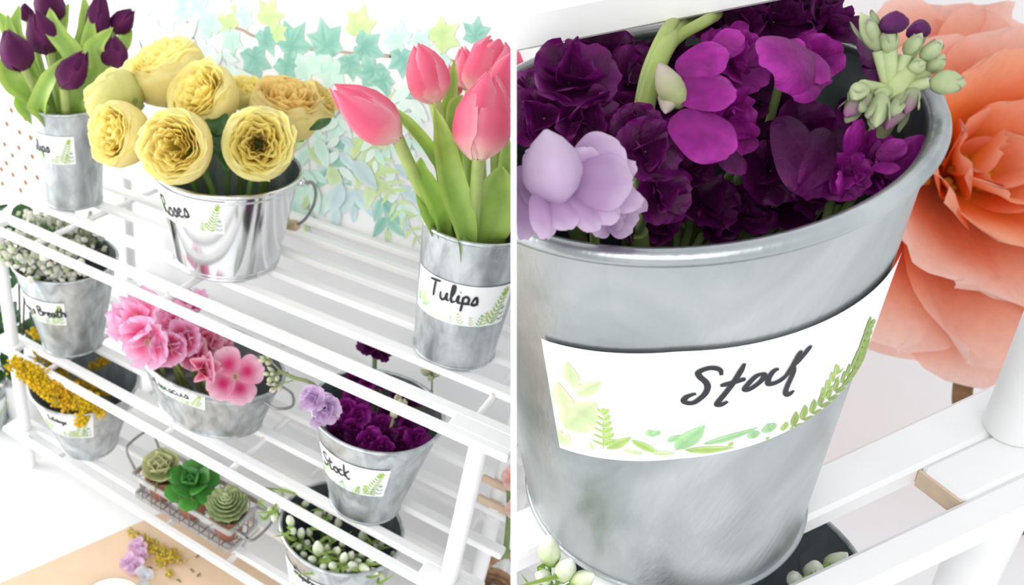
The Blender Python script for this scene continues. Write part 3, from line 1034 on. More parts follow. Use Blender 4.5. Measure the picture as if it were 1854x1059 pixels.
spec = [
 ((45, 128), (12, 58), 30, -.30, 'deep purple tulip leaning out furthest left, above the label', (-.10, -.05), [lf(c1, [(2, 100, -.2), (25, 150, -.2), (62, 178, -.1)], .12, 1, dx=-.1), lf(c1, [(28, 170, -.1), (45, 190, -.05)], .10, 2, dx=-.15)]),
 ((92, 98), (62, 26), 30, -.10, 'deep purple tulip second from the left, rising above a pointed leaf', (-.05, .02), [lf(c1, [(35, 8, .1), (28, 60, .1), (45, 120, .1)], .07, 3, dx=-.1), lf(c1, [(90, 15, -.1), (100, 60, -.2), (135, 110, -.2), (120, 165, -.1)], .10, 4)]),
 ((100, 48), (76, -28), 30, .15, 'purple tulip at the back, its tip cut by the picture top', (0, .1), [lf(c1, [(82, -10, .1), (80, 40, .1), (95, 110, .1)], .06, 5), lf(c1, [(125, 5, .1), (112, 50, .1), (105, 110, .1)], .06, 6)]),
 ((114, 160), (152, 98), 28, -.42, 'purple tulip hanging low in front over the bucket rim', (.0, -.12), [lf(c1, [(122, 102, -.45), (90, 145, -.4), (72, 190, -.25), (75, 205, -.2)], .085, 7, dx=-.05, dy=-.15, fold=.5)]),
 ((172, 76), (184, -8), 23, .0, 'tall upright purple tulip at the top right of its bunch', (.06, .05), [lf(c1, [(152, -10, .05), (155, 50, .05), (140, 120, .05)], .075, 8), lf(c1, [(165, 20, -.1), (160, 80, -.15), (140, 150, -.1)], .07, 9)]),
 ((205, 58), (240, 20), 20, .10, 'small purple tulip pointing right behind the tall one', (.12, .1), [lf(c1, [(238, 50, .1), (222, 80, .05), (185, 120, 0), (150, 165, 0)], .09, 10, dx=.1)]),
 ((207, 125), (206, 68), 26, -.15, 'round dark purple tulip nearest the yellow roses', (.12, -.02), [lf(c1, [(205, 50, -.25), (172, 90, -.25), (178, 135, -.2), (140, 190, -.15)], .11, 11, dx=.1, dy=-.1, fold=.45), lf(c1, [(180, 150, -.05), (160, 178, -.05)], .08, 12, dx=.12)]),
 ((52, 40), (44, 8), 14, .30, 'dark purple tulip bud almost hidden behind the left tulips', (-.1, .15), [lf(c1, [(-5, 20, .2), (20, 60, .2), (50, 120, .15)], .09, 13, dx=-.1), lf(c1, [(14, 25, .05), (22, 70, .05), (55, 130, .0)], .06, 14, dx=-.1)]),
]
for i, (b, tp, rr, dd, lab, (dx, dy), lv) in enumerate(spec):
    D = D1 + dd
    B, Tp = at_d(*b, D), at_d(*tp, D - .08)
    inn = incup(c1, dx, dy, .85)
    mid = (B + inn) / 2 + np.array([0, 0, -.04])
    tulip(B, Tp, rr / F * D, [mid, inn, incup(c1, dx * .7, dy * .7, .3)], lab, G1, PURP, 100 + i, 0.9, lv)

PINK = ((0.94, 0.78, 0.66), (0.86, 0.16, 0.28), (0.94, 0.47, 0.56))
D3 = dep(c3.b + c3.ax * c3.h)
G3 = 'pink tulips in the top right bucket'
spec = [
 ((722, 252), (608, 160), 43, -.35, 'pink tulip leaning far left towards the yellow roses', (-.15, -.02), 1.0, [lf(c3, [(688, 180, -.42), (735, 225, -.4), (776, 278, -.25), (795, 330, -.1)], .048, 20, dx=-.12, fold=.6)]),
 ((788, 188), (754, 84), 38, -.15, 'upright pink tulip behind the broad front leaf', (-.08, .05), 1.0, [lf(c3, [(787, 195, -.25), (800, 260, -.28), (815, 340, -.28), (838, 425, -.22)], .088, 21, dx=-.02, dy=-.2, fold=.5), lf(c3, [(823, 108, .05), (815, 170, .05), (805, 260, .05)], .05, 22, dx=-.05)]),
 ((866, 290), (887, 142), 51, -.42, 'largest pink tulip, in front of its bunch on a straight stem', (.0, -.18), 1.0, [lf(c3, [(908, 300, -.2), (895, 360, -.2), (870, 430, -.15)], .15, 23, dx=.08, dy=-.1, fold=.35)]),
 ((852, 165), (838, 90), 24, .30, 'pink tulip half hidden behind the front ones', (-.02, .12), .9, [lf(c3, [(838, 172, .0), (820, 205, .0), (822, 300, .05)], .06, 24)]),
 ((862, 172), (898, 76), 42, .12, 'open pink tulip at the back with spread petals', (.05, .1), 1.35, [lf(c3, [(846, 132, .2), (855, 200, .15), (850, 300, .1)], .03, 25)]),
 ((896, 200), (930, 98), 34, -.10, 'pink tulip at the far right, cut by the divider', (.14, .05), 1.1, [lf(c3, [(915, 235, -.1), (915, 300, -.1), (905, 400, -.05)], .06, 26, dx=.15)]),
 ((822, 180), (818, 120), 18, .4, 'small deep pink tulip bud between the taller ones', (.0, .15), .9, [lf(c3, [(762, 285, -.15), (764, 320, -.2), (790, 370, -.2), (800, 405, -.15)], .075, 27, dx=-.15, dy=-.12, fold=.3), lf(c3, [(758, 310, -.05), (768, 360, -.1), (785, 405, -.1)], .07, 28, dx=-.2)]),
]
for i, (b, tp, rr, dd, lab, (dx, dy), opk, lv) in enumerate(spec):
    D = D3 + dd
    B, Tp = at_d(*b, D), at_d(*tp, D - .06)
    inn = incup(c3, dx, dy, .85)
    mid = (B + inn) / 2 + (inn - B) * 0.02 + np.array([0, 0, -.03 if i == 0 else .02])
    tulip(B, Tp, rr / F * D, [mid, inn, incup(c3, dx * .7, dy * .7, .3)], lab, G3, PINK, 200 + i, opk, lv)

# ------------------------------------------------------------------ garden roses
def rose(px, py, rpx, D, axis, label, seed, age=0.0, green=0.0, brown=0.0, root=None):
    o = at_d(px, py, D)
    R = rpx / F * D
    rng = np.random.default_rng(seed)
    t = thing('rose', root, label, 'flower', 'yellow garden roses in the tin pail')
    fr = frame(axis, rng.random() * 6.28)
    outc = lerp((0.95, 0.85, 0.36), (0.83, 0.83, 0.36), np.array(green)); 
    inc = lerp((0.98, 0.83, 0.20), (0.93, 0.64, 0.14), np.array(age))
    pale = lerp((0.98, 0.93, 0.56), (0.92, 0.91, 0.54), np.array(green))
    rings = []
    # (count, lip radius, lip height, half angle, flare, name)
    rings.append((5, .98, .36, .80, -.06)); rings.append((5, .94, .46, .76, -.12))
    for q, rho in enumerate((.80, .72, .64, .56, .47, .37, .27, .17)):
        rings.append((8 - q // 2 if q < 7 else 4, rho, .46 + .16 * (1 - rho) - .10 * math.exp(-(rho / .16) ** 2), .72 if q < 5 else .8, -.03))
    for q, (n, rho, zt, ha, fl) in enumerate(rings):
        for k in range(n):
            nu, nv = (9, 9) if q < 2 else (8, 5)
            az = 6.283 * k / n + q * .55 + rng.normal() * .10
            u = np.linspace(-1, 1, nu)[None] * np.ones((nv, 1))
            v = np.linspace(0 if q < 2 else .45, 1, nv)[:, None] * np.ones((1, nu))
            rh = rho * (1 + .05 * rng.normal() * (q > 1))
            if q < 2:
                r = rh * np.interp(v, [0, .12, .35, .65, .88, 1], [.12, .5, .88, 1.03, 1.0, .93 + fl])
                z = np.interp(v, [0, .12, .35, .65, .88, 1], [-.88, -.78, -.5, -.02, zt * .75, zt])
            else:
                r = rh * np.interp(v, [.45, .7, .88, 1], [.55, .86, .98, 1.12]) + .02 * np.clip(v - .8, 0, 1)
                z = np.interp(v, [.45, .7, .9, 1], [-.45, .02, zt * .8, zt])
            edge = np.sqrt(np.clip(1 - (np.abs(u)) ** 2.6 * .9, 0.1, 1))
            z = -.9 + (z + .9) * (1 - .16 * u ** 2 * v ** 2) + .045 * np.sin(4 * u + rng.random() * 6.28) * v ** 3 + .03 * rng.normal() * v ** 2
            fold = .05 * (q > 1) * np.sin(5.5 * u + rng.random() * 6.28) * v ** 2
            spiral = .10 * u * (q > 1) * rh
            rr = r + fold + spiral
            an = az + u * ha * (np.interp(v, [0, .4, 1], [.5, .95, 1.0])) 
            G = o + R * (rr[..., None] * (np.cos(an)[..., None] * fr[0] + np.sin(an)[..., None] * fr[1]) + z[..., None] * fr[2])
            f = q / (len(rings) - 1)
            deep = np.clip(1.15 - v, 0, 1) * (1.0 if q > 1 else .15)
            C = lerp(lerp(outc, inc, np.array(min(1, f * 1.5))), pale, np.clip((v - .75) * 3.2, 0, 1) * .75)
            C = lerp(C, np.asarray(inc), np.clip(deep, 0, 1) * .7)
            if q < 2 and green: C = lerp(C, (0.55, 0.62, 0.18), np.clip(.8 - v, 0, 1) * green)
            if brown and rho < .2: C = lerp(C, (0.09, 0.03, 0.005), np.clip(1.5 - rho * 5, 0, 1) * brown * .85 * np.ones_like(v))
            if age: C = lerp(C, (0.62, 0.36, 0.08), np.clip((v - .9) * 8, 0, 1) * age * .5)
            m = MB(); m.grid(G, C)
            m.build('petal', 'petal', t)
    for k in range(5):
        m = MB()
        G, C = fan_petal(o - fr[2] * R * .86, fr, 6.283 * k / 5, R * .75, R * .20, -.05, .55, .1, .02, 2, rng, lambda u, v, g: lerp((.10, .22, .04), (.35, .45, .12), v), 5, 7)
        m.grid(G, C); m.build('sepal', 'leaf', t)
    inn = np.asarray(root) + np.array([0, 0, .4])
    P = catmull([o - fr[2] * R * .82, (o - fr[2] * R * 1.2) * .6 + inn * .4, inn, root], 6)
    m = MB(); tube(m, P, .022, 8, (0.12, 0.22, 0.05)); m.build('stem', 'leaf', t)
    return t
D2 = dep(c2.b + c2.ax * c2.h)
R2 = lambda dx, dy: incup(c2, dx, dy, .3)
rose(303, 128, 72, D2 + .05, cdir(-.35, -.75, -.55), 'yellow rose at the top of the bunch, facing up to the left', 1, root=R2(-.15, .1))
rose(208, 180, 56, D2 - .05, cdir(-.55, -.65, .15), 'pale greenish yellow rose seen from the side behind the leftmost one', 2, green=.8, root=R2(-.25, .05))
rose(216, 244, 60, D2 - .38, cdir(-.62, .05, -.78), 'yellow rose at the far left of the bunch, turned away to the left', 3, root=R2(-.25, -.1))
rose(370, 178, 65, D2 - .25, cdir(-.52, -.28, -.80), 'yellow rose in the middle of the bunch, turned up and left', 4, root=R2(.0, .0))
rose(319, 266, 69, D2 - .62, cdir(-.25, .16, -.95), 'large yellow rose hanging over the front of the tin pail', 5, root=R2(-.1, -.25))
rose(468, 261, 68, D2 - .58, cdir(.0, .12, -1.0), 'yellow rose with a brown heart facing straight out', 6, green=.45, brown=1.0, root=R2(.15, -.25))
rose(518, 197, 68, D2 - .15, cdir(.15, -.70, -.65), 'older orange-yellow rose on the right with drying edges', 7, age=.8, root=R2(.25, .0))
rose(572, 186, 40, D2 + .15, cdir(.55, -.45, -.5), 'small ragged yellow rose behind at the far right of the bunch', 8, age=.6, root=R2(.3, .12))
rose(447, 168, 38, D2 + .25, cdir(.1, -.6, -.5), 'yellow rose mostly hidden behind the middle of the bunch', 9, root=R2(.1, .2))
# dark rose leaves between the blooms
lt = thing('rose_foliage', R2(.02, -.1), 'dark green toothed rose leaves hanging between the front roses', 'leaves')
rng = np.random.default_rng(3)
for (x0, y0, x1, y1, w) in ((392, 235, 412, 310, .07), (398, 225, 380, 285, .06), (430, 235, 425, 285, .06), (385, 200, 395, 245, .08), (440, 200, 452, 222, .07), (560, 235, 600, 215, .035)):
    P = catmull([at_d(x0, y0, D2 - .35), at_d((x0 + x1) / 2 + 3, (y0 + y1) / 2, D2 - .42), at_d(x1, y1, D2 - .42)], 6)
    k = np.linspace(0, 1, len(P))
    m = MB(); blade(m, P, w * np.sin(np.pi * np.clip(k * .92 + .06, 0, 1)) ** .8, .25, (0.015, 0.05, 0.012), (0.05, 0.13, 0.03), up=cdir(.2, -.3, -1), wave=.25)
    m.build('leaf', 'leaf', lt)
P = catmull([at_d(395, 225, D2 - .3), incup(c2, 0, -.2, .9), incup(c2, 0, -.1, .3)], 5)
m = MB(); tube(m, P, .015, 6, (.08, .15, .04)); m.build('stem', 'leaf', lt)

# ------------------------------------------------------------------ pink godetia in the oval tub
def godcol(deep, pale, mid):
    def f(u, v, rng):
        b = np.exp(-((v - .42) / .26) ** 2) * np.exp(-(u / .62) ** 2)
        c = lerp(mid, pale, np.clip((v - .55) * 1.6 + .35 * np.abs(u), 0, 1))
        c = lerp(c, deep, np.clip(b * 1.1, 0, 1))
        return lerp(c, (0.85, 0.62, 0.55), np.clip(.12 - v, 0, 1) * 6 * .7)
    return f
PK = godcol((0.70, 0.03, 0.18), (0.95, 0.66, 0.76), (0.90, 0.38, 0.55))
PK2 = godcol((0.84, 0.13, 0.30), (0.95, 0.66, 0.84), (0.92, 0.46, 0.70))
D5 = dep(c5.b + c5.ax * c5.h)
def bloom(px, py, L, D, axis, n, tilt, cup, ruff, label, seed, colf, root, extra=0, freq=2.5, W=.62, curl=.15, az0=0.0, group='pink ruffled blooms in the oval tub', kind='hibiscus_bloom'):
    o = at_d(px, py, D)
    Lu = L / F * D
    rng = np.random.default_rng(seed)
    fr = frame(axis, 0, hint=(0, 0, 1))
    t = thing(kind, root, label, 'flower', group)
    for k in range(n + extra):
        inner = k >= n
        az = az0 + 6.283 * (k if not inner else k * 1.27) / n + rng.normal() * .08
        G, C = fan_petal(o, fr, az, Lu * (.72 if inner else 1) * (1 + .06 * rng.normal()), Lu * W * (.8 if inner else 1), tilt + (.5 if inner else 0) + .1 * rng.normal(), cup + (.2 if inner else 0), curl, ruff * (1.5 if inner else 1), freq, rng, colf, 13, 11, notch=.05)
        m = MB(); m.grid(G, C); m.build('petal', 'petal', t)
    m = MB()
    for k in range(9):
        an = 6.283 * k / 9
        q = o + fr[2] * Lu * (.22 + .08 * rng.random()) + Lu * .10 * (math.cos(an) * fr[0] + math.sin(an) * fr[1])
        tube(m, [o + fr[2] * .01, q], Lu * .012, 5, (0.8, .6, .5))
        ball(m, q, Lu * .035, (0.75, 0.55, 0.35), rng, .2)
    m.build('stamens', 'petal', t)
    P = catmull([o, o * .5 + np.asarray(root) * .5 - fr[2] * .05 + np.array([0, 0, -.02]), root], 6)
    m = MB(); tube(m, P, .02, 7, (0.3, 0.35, 0.12)); m.build('stem', 'leaf', t)
    return t
R5 = lambda dx, dy: incup(c5, dx, dy, .25)
bloom(255, 585, 62, D5 - .35, cdir(-.45, -.55, -.75), 5, .25, .35, .13, 'large ruffled pink bloom at the upper left of the oval tub', 31, PK2, R5(-.4, 0), 3, az0=.4)
bloom(275, 615, 56, D5 - .42, cdir(-.45, .30, -.85), 4, .30, .25, .11, 'pale pink bloom spilling over the left rim of the oval tub', 32, PK2, R5(-.35, -.1), 1, az0=.9)
bloom(332, 618, 46, D5 - .30, cdir(.05, -.35, -.9), 5, .55, .35, .13, 'crumpled double pink bloom in the middle of the tub', 33, PK2, R5(-.05, -.05), 5, az0=.2, freq=3.5)
bloom(350, 640, 40, D5 - .22, cdir(.2, -.1, -.9), 4, .5, .3, .10, 'darker pink bloom behind the cup-shaped one', 34, PK, R5(.0, -.05), 3)
bloom(366, 672, 42, D5 - .48, cdir(.25, -.28, -.9), 5, 1.0, .30, .06, 'cup-shaped half-open pink bloom at the front rim of the tub', 35, PK, R5(.1, -.15), 2, W=.75)
bloom(425, 682, 58, D5 - .45, cdir(.10, -.12, -1), 4, .12, .15, .05, 'flat open four-petalled pink bloom with crimson blotches at the right', 36, PK, R5(.35, -.1), 0, W=.52, az0=.45, curl=.05)
bloom(345, 560, 40, D5 + .15, cdir(0, -.8, -.5), 5, .4, .3, .10, 'pink bloom at the back seen between the shelf slats', 37, PK2, R5(-.05, .15), 1)
bloom(395, 625, 34, D5 - .05, cdir(.2, -.6, -.6), 4, .5, .3, .10, 'dusky pink bloom deep in the tub behind the front rail', 38, PK, R5(.2, .05), 2)
bloom(318, 590, 44, D5 - .12, cdir(-.05, -.6, -.8), 5, .4, .35, .13, 'ruffled pink bloom just under the front rail, right of the largest one', 39, PK2, R5(-.2, .02), 3, az0=.7)
bloom(306, 625, 44, D5 - .38, cdir(.05, .1, -1), 5, .5, .35, .12, 'pale ruffled bloom tucked between the left and middle blooms', 40, PK2, R5(-.2, -.1), 4, az0=.1, freq=3.5)
bloom(372, 618, 36, D5 - .10, cdir(.25, -.4, -.8), 4, .4, .3, .10, 'deep pink bloom in the shade of the rail behind the cup-shaped one', 41, PK, R5(.1, .02), 3)
for i, (x, y, dx) in enumerate(((320, 645, -.1), (402, 655, .25), (447, 700, .4))):
    t = thing('hibiscus_bud', R5(dx, -.05), ['olive green bud beneath the crumpled pink bloom', 'green bud between the two right-hand pink blooms', 'small green bud under the flat open pink bloom'][i], 'bud', 'green buds in the oval tub')
    m = MB(); p0 = at_d(x, y + 16, D5 - .32)
    bud_mesh(m, p0, cdir([-.2, .1, .3][i], -1, -.2), .13, .032, (0.25, 0.28, 0.08), (0.5, 0.3, 0.12), rng=rng); m.build('bud_head', 'bud', t)
    m = MB(); tube(m, catmull([p0, (p0 + R5(dx, -.05)) / 2, R5(dx, -.05)], 5), .012, 6, (.2, .28, .07)); m.build('stem', 'leaf', t)

# ------------------------------------------------------------------ stock, small version on the shelf
def stockcol(dark, mid, light):
    def f(u, v, rng):
        k = np.clip(.25 + .6 * v + .25 * np.sin(7 * u) * v * .4, 0, 1)
        c = lerp(dark, mid, k)
        return lerp(c, light, np.clip((v - .7) * 2 + .2 * np.abs(u), 0, 1) * .8)
    return f
MAG = stockcol((0.07, 0.002, 0.05), (0.24, 0.008, 0.20), (0.38, 0.03, 0.33))
DRK = stockcol((0.03, 0.001, 0.02), (0.10, 0.003, 0.08), (0.17, 0.008, 0.14))
LIL = stockcol((0.44, 0.26, 0.50), (0.64, 0.46, 0.68), (0.78, 0.64, 0.80))
def floret_mesh(m, o, axis, L, colf, seed, n=5, extra=4, nu=7, nv=6, tilt=.25):
    rng = np.random.default_rng(seed)
    fr = frame(axis, rng.random() * 6)
    for k in range(n + extra):
        inner = k >= n
        G, C = fan_petal(o, fr, 6.283 * k * (1 if not inner else 1.31) / n + rng.normal() * .2, L * (.65 if inner else 1) * (1 + .1 * rng.normal()), L * .55 * (.8 if inner else 1), tilt + (.6 if inner else 0) + .15 * rng.normal(), .3 + .2 * inner, .25, .09 + .05 * inner, 2.2, rng, colf, nu, nv, notch=.08)
        m.grid(G, C)
def budspray(t, o, axis, k, L, seed, c0, c1, spread=.5, stem=True):
    rng = np.random.default_rng(seed)
    fr = frame(axis)
    for j in range(k):
        an = 2.4 * j
        tl = spread * (1 - .6 * j / k)
        d = nrm(fr[2] * math.cos(tl) + math.sin(tl) * (math.cos(an) * fr[0] + math.sin(an) * fr[1]))
        b = o + fr[2] * L * (.5 + .8 * j / k)
        m = MB(); bud_mesh(m, b + d * L * .35, d, L * (.85 - .35 * j / k), L * .19 * (1.15 - .4 * j / k), c0, c1, rng=rng)
        bo = m.build('bud', 'bud', t)
        m = MB(); tube(m, [b - fr[2] * L * .1, b + d * L * .4], L * .05, 6, np.asarray(c0) * .8); m.build('pedicel', 'leaf', bo)
    m = MB(); tube(m, catmull([o - fr[2] * L * .6, o + fr[2] * L * .4, o + fr[2] * L * 1.35], 5), L * .07, 7, np.asarray(c0) * .85); m.build('flower_stalk', 'leaf', t)
D6 = dep(c6.b + c6.ax * c6.h)
R6 = lambda dx, dy: incup(c6, dx, dy, .2)
def stock_stem(label, fl, root, group, mat='velvet_petal', buds=None):
    t = thing('stock_stem', root, label, 'flower', group)
    ps = []
    for i, (px, py, Lp, dd, ax, cf) in enumerate(fl):
        o = at_d(px, py, D6 + dd)
        m = MB(); floret_mesh(m, o, cdir(*ax), Lp * 1.25 / F * (D6 + dd), cf, int(px * 7 + py), extra=5)
        m.build('floret', mat, t)
        ps.append(o)
    ps = np.array(ps)
    c = ps.mean(0) + np.array([0, 0, -.06])
    P = catmull([c, (c + root) / 2, root], 5)
    m = MB(); tube(m, P, .018, 7, (.16, .24, .08)); m.build('stem', 'leaf', t)
    for o in ps:
        m = MB(); tube(m, [o, c * .6 + o * .4, c - np.array([0, 0, .03])], .008, 5, (.2, .28, .1)); m.build('pedicel', 'leaf', t)
    if buds:
        px, py, dd, ax, k, Lp = buds
        budspray(t, at_d(px, py, D6 + dd), cdir(*ax), k, Lp / F * D6, int(px), (0.40, 0.44, 0.24), (0.55, 0.50, 0.36))
G6 = 'stock stems in the small Stock bucket'
stock_stem('lilac stock flower leaning over the left rim of the small Stock bucket', [(566, 722, 24, -.2, (-.4, -.3, -.9), LIL), (590, 738, 26, -.22, (.2, .1, -1), LIL), (580, 752, 20, -.2, (.1, .6, -.8), LIL)], R6(-.1, -.1), G6)
stock_stem('magenta stock stem just right of the lilac one, under the shelf rail', [(628, 742, 22, -.05, (-.2, -.2, -1), MAG), (648, 752, 20, -.08, (.3, 0, -1), MAG), (638, 725, 18, .05, (0, -.6, -.7), MAG), (618, 762, 18, -.05, (-.1, .3, -.9), MAG), (654, 738, 16, .0, (.4, -.4, -.8), MAG)], R6(-.08, 0), G6)
stock_stem('dark purple stock low in the small bucket beside the pale buds', [(668, 795, 24, -.2, (-.1, .2, -1), MAG), (690, 806, 20, -.22, (.1, .4, -.9), MAG), (645, 790, 20, -.15, (-.4, .2, -.9), DRK), (615, 785, 20, -.1, (-.3, 0, -.9), DRK)], R6(.0, -.1), G6, buds=(708, 772, -.15, (.15, -.9, -.6), 9, 34))
stock_stem('magenta stock crowded in the middle of the small bucket', [(690, 770, 20, -.05, (0, -.2, -1), MAG), (668, 765, 20, -.02, (-.2, -.3, -.9), MAG), (640, 775, 20, -.1, (-.2, .1, -1), MAG), (700, 790, 18, -.15, (.2, .1, -1), DRK), (605, 768, 18, -.02, (-.3, 0, -.9), DRK), (730, 790, 18, -.12, (.1, .1, -1), MAG)], R6(.02, .0), G6)
stock_stem('purple stock at the right wall of the small Stock bucket', [(752, 792, 22, -.15, (.3, .0, -1), MAG), (738, 775, 20, -.1, (.2, -.3, -.9), DRK), (720, 806, 18, -.18, (.1, .3, -.9), DRK), (760, 770, 18, .0, (.2, -.4, -.8), DRK), (700, 755, 20, .05, (0, -.5, -.8), DRK)], R6(.12, 0), G6)
stock_stem('purple stock seen through the gap in the top shelf front', [(665, 694, 16, .25, (-.2, -.7, -.7), MAG), (688, 700, 14, .25, (.2, -.7, -.7), MAG), (720, 722, 18, .2, (.2, -.7, -.7), DRK), (745, 730, 16, .2, (.1, -.7, -.7), DRK), (640, 690, 16, .3, (-.2, -.7, -.6), DRK)], R6(.0, .1), G6)
stock_stem('dark purple stock tip poking out behind the small bucket near the pink tulip bucket', [(668, 632, 18, .45, (-.2, -.5, -.8), DRK), (692, 638, 17, .45, (.3, -.4, -.8), DRK), (680, 640, 12, .42, (0, -.4, -.9), DRK)], R6(.02, .15), G6)
t = thing('stock_stem', R6(.15, .15), 'pale green stock buds rising at the back right of the small bucket', 'flower', G6)
budspray(t, at_d(782, 700, D6 + .35), cdir(-.05, -1, -.3), 13, 26 / F * D6, 8, (0.38, 0.44, 0.24), (0.62, 0.60, 0.38), 1.0)
P = catmull([at_d(782, 708, D6 + .35), R6(.18, .12) + np.array([0, 0, .4]), R6(.15, .15)], 5); m = MB(); tube(m, P, .014, 6, (.25, .3, .15)); m.build('stem', 'leaf', t)
t = thing('stock_stem', R6(-.15, .05), 'green stock bud stem trailing out to the left under the rail towards the oval tub', 'flower', G6)
for j, (x, y, ax) in enumerate(((520, 692, (-.9, .2, -.3)), (500, 664, (-.7, -.7, -.3)), (512, 676, (-.8, .1, -.5)))):
    budspray(t, at_d(x, y, D6 - .05), cdir(*ax), 7, 20 / F * D6, 40 + j, (0.42, 0.48, 0.26), (0.66, 0.55, 0.55) if j == 0 else (0.6, 0.6, 0.42), .9)
P = catmull([at_d(503, 672, D6 - .05), at_d(535, 685, D6 - .05), at_d(560, 692, D6 - .05), at_d(580, 712, D6), R6(-.15, 0) + np.array([0, 0, .35]), R6(-.15, .05)], 6); m = MB(); tube(m, P, .013, 6, (.28, .34, .14)); m.build('stem', 'leaf', t)

# ------------------------------------------------------------------ baby's breath
D4 = dep(c4.b + c4.ax * c4.h)
rng = np.random.default_rng(77)
LB = ["leftmost over the rim", "front left", "front centre beside the label's middle", "front right by the rail", "middle left between two slats", "middle between two slats", "middle right between two slats", "back left between the rear slats", "back centre between the rear slats", "back right by the bucket's far rim", "far back", "just under the front rail"]
spots = [(28, 462), (48, 478), (85, 492), (120, 495), (38, 428), (80, 435), (130, 450), (65, 395), (115, 405), (160, 430), (145, 415), (100, 465)]
for i, (x, y) in enumerate(spots):
    D = D4 + (-.30 if i in (0, 1, 2, 3, 11) else (.0 if i in (4, 5, 6) else .30))
    root = incup(c4, (x - 115) / 500, (.1 if i > 6 else -.1), .3)
    t = thing('babys_breath_sprig', root, "sprig of tiny white baby's breath, " + LB[i], 'flower', "baby's breath sprigs in their bucket")
    ctr = at_d(x, y, D)
    hub = ctr * .6 + (root + np.array([0, 0, .35])) * .4
    mb, ms, mg = MB(), MB(), MB()
    nb = 30
    for k in range(nb):
        p = ctr + RM.T @ np.array([rng.normal() * .085, rng.normal() * .045, rng.normal() * .05])
        s = .020 + .016 * rng.random()
        ball(mb, p, s, (0.86, 0.86, 0.78) if rng.random() < .82 else (0.62, 0.68, 0.46), rng, .42, 0)
        if k % 2 == 0:
            tube(ms, [hub + (p - hub) * .1, p], .004, 4, (.3, .38, .16))
        if k % 4 == 0:
            ball(mg, p - np.array([0, 0, .035]) + rng.normal(size=3) * .02, .018, (0.22, .3, .12), rng, .4, 0)
    mb.build('blossoms', 'petal', t, smooth=False, kind='stuff', label='cluster of tiny white blossoms')
    tube(ms, [root, hub], .008, 5, (.2, .28, .1)); ms.build('stems', 'leaf', t, kind='stuff')
    mg.build('green_buds', 'leaf', t, kind='stuff')

# ------------------------------------------------------------------ goldenrod
D7 = dep(c7.b + c7.ax * c7.h)
def goldenrod(pts, dd, width, n, root, label, seed, D=None, col=(0.90, 0.66, 0.03), group='goldenrod sprays in the lower left bucket', name='goldenrod_spray', size=.0145):
    D = D if D else D7
    rng = np.random.default_rng(seed)
    t = thing(name, root, label, 'flower', group)
    P = catmull([at_d(x, y, D + dd) for x, y in pts], 8)
    mb, ms = MB(), MB()
    for k in range(n):
        f = rng.random()
        q = P[int(f * (len(P) - 1))]
        w = width * (0.35 + .65 * math.sin(math.pi * min(1, .15 + .85 * f)))
        e = RM.T @ np.array([rng.normal() * w, rng.normal() * w * .7, rng.normal() * w * .6])
        p = q + e
        if k % 5 == 0: tube(ms, [q, p], .003, 4, (.30, .33, .06))
        ball(mb, p, size * (.7 + .6 * rng.random()), np.asarray(col) * (.75 + .35 * rng.random()), rng, .3, 0)
    mb.build('blossoms', 'petal', t, smooth=False, kind='stuff', label='tiny yellow blossoms')
    Q = catmull([root] + list(P[::-1][::6]), 4) if root is not None else P
    tube(ms, Q, .008, 5, (.26, .30, .06)); ms.build('stalks', 'leaf', t, kind='stuff')
R7 = lambda dx, dy: incup(c7, dx, dy, .45)
goldenrod([(28, 655), (55, 680), (88, 720)], -.35, .050, 420, R7(-.2, -.1), 'yellow goldenrod spray drooping furthest left over the bucket', 1)
goldenrod([(60, 668), (85, 700), (108, 735)], -.38, .050, 380, R7(-.1, -.15), 'yellow goldenrod spray second from the left, over the rim', 2)
goldenrod([(106, 690), (118, 712), (122, 745)], -.40, .045, 330, R7(.0, -.18), 'orange-yellow goldenrod spray in the middle of the rim', 3, col=(0.86, 0.56, 0.03))
goldenrod([(146, 768), (150, 735), (140, 715)], -.42, .034, 260, R7(.05, -.2), 'yellow goldenrod spray hanging down over the paper label', 4)
goldenrod([(182, 748), (165, 728), (148, 712)], -.40, .032, 230, R7(.08, -.2), 'yellow goldenrod spray pointing to the right over the rim', 5)
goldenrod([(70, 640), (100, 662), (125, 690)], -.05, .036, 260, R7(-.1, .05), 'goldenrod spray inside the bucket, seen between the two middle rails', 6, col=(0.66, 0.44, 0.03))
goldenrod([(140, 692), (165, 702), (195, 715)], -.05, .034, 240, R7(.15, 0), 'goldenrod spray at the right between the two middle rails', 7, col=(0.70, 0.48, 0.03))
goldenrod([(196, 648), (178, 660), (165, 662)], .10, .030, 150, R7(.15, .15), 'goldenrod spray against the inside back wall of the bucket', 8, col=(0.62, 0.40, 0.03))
goldenrod([(58, 598), (68, 606), (72, 612)], .25, .026, 90, R7(-.2, .2), 'tip of goldenrod behind the left of the middle shelf rail', 9)

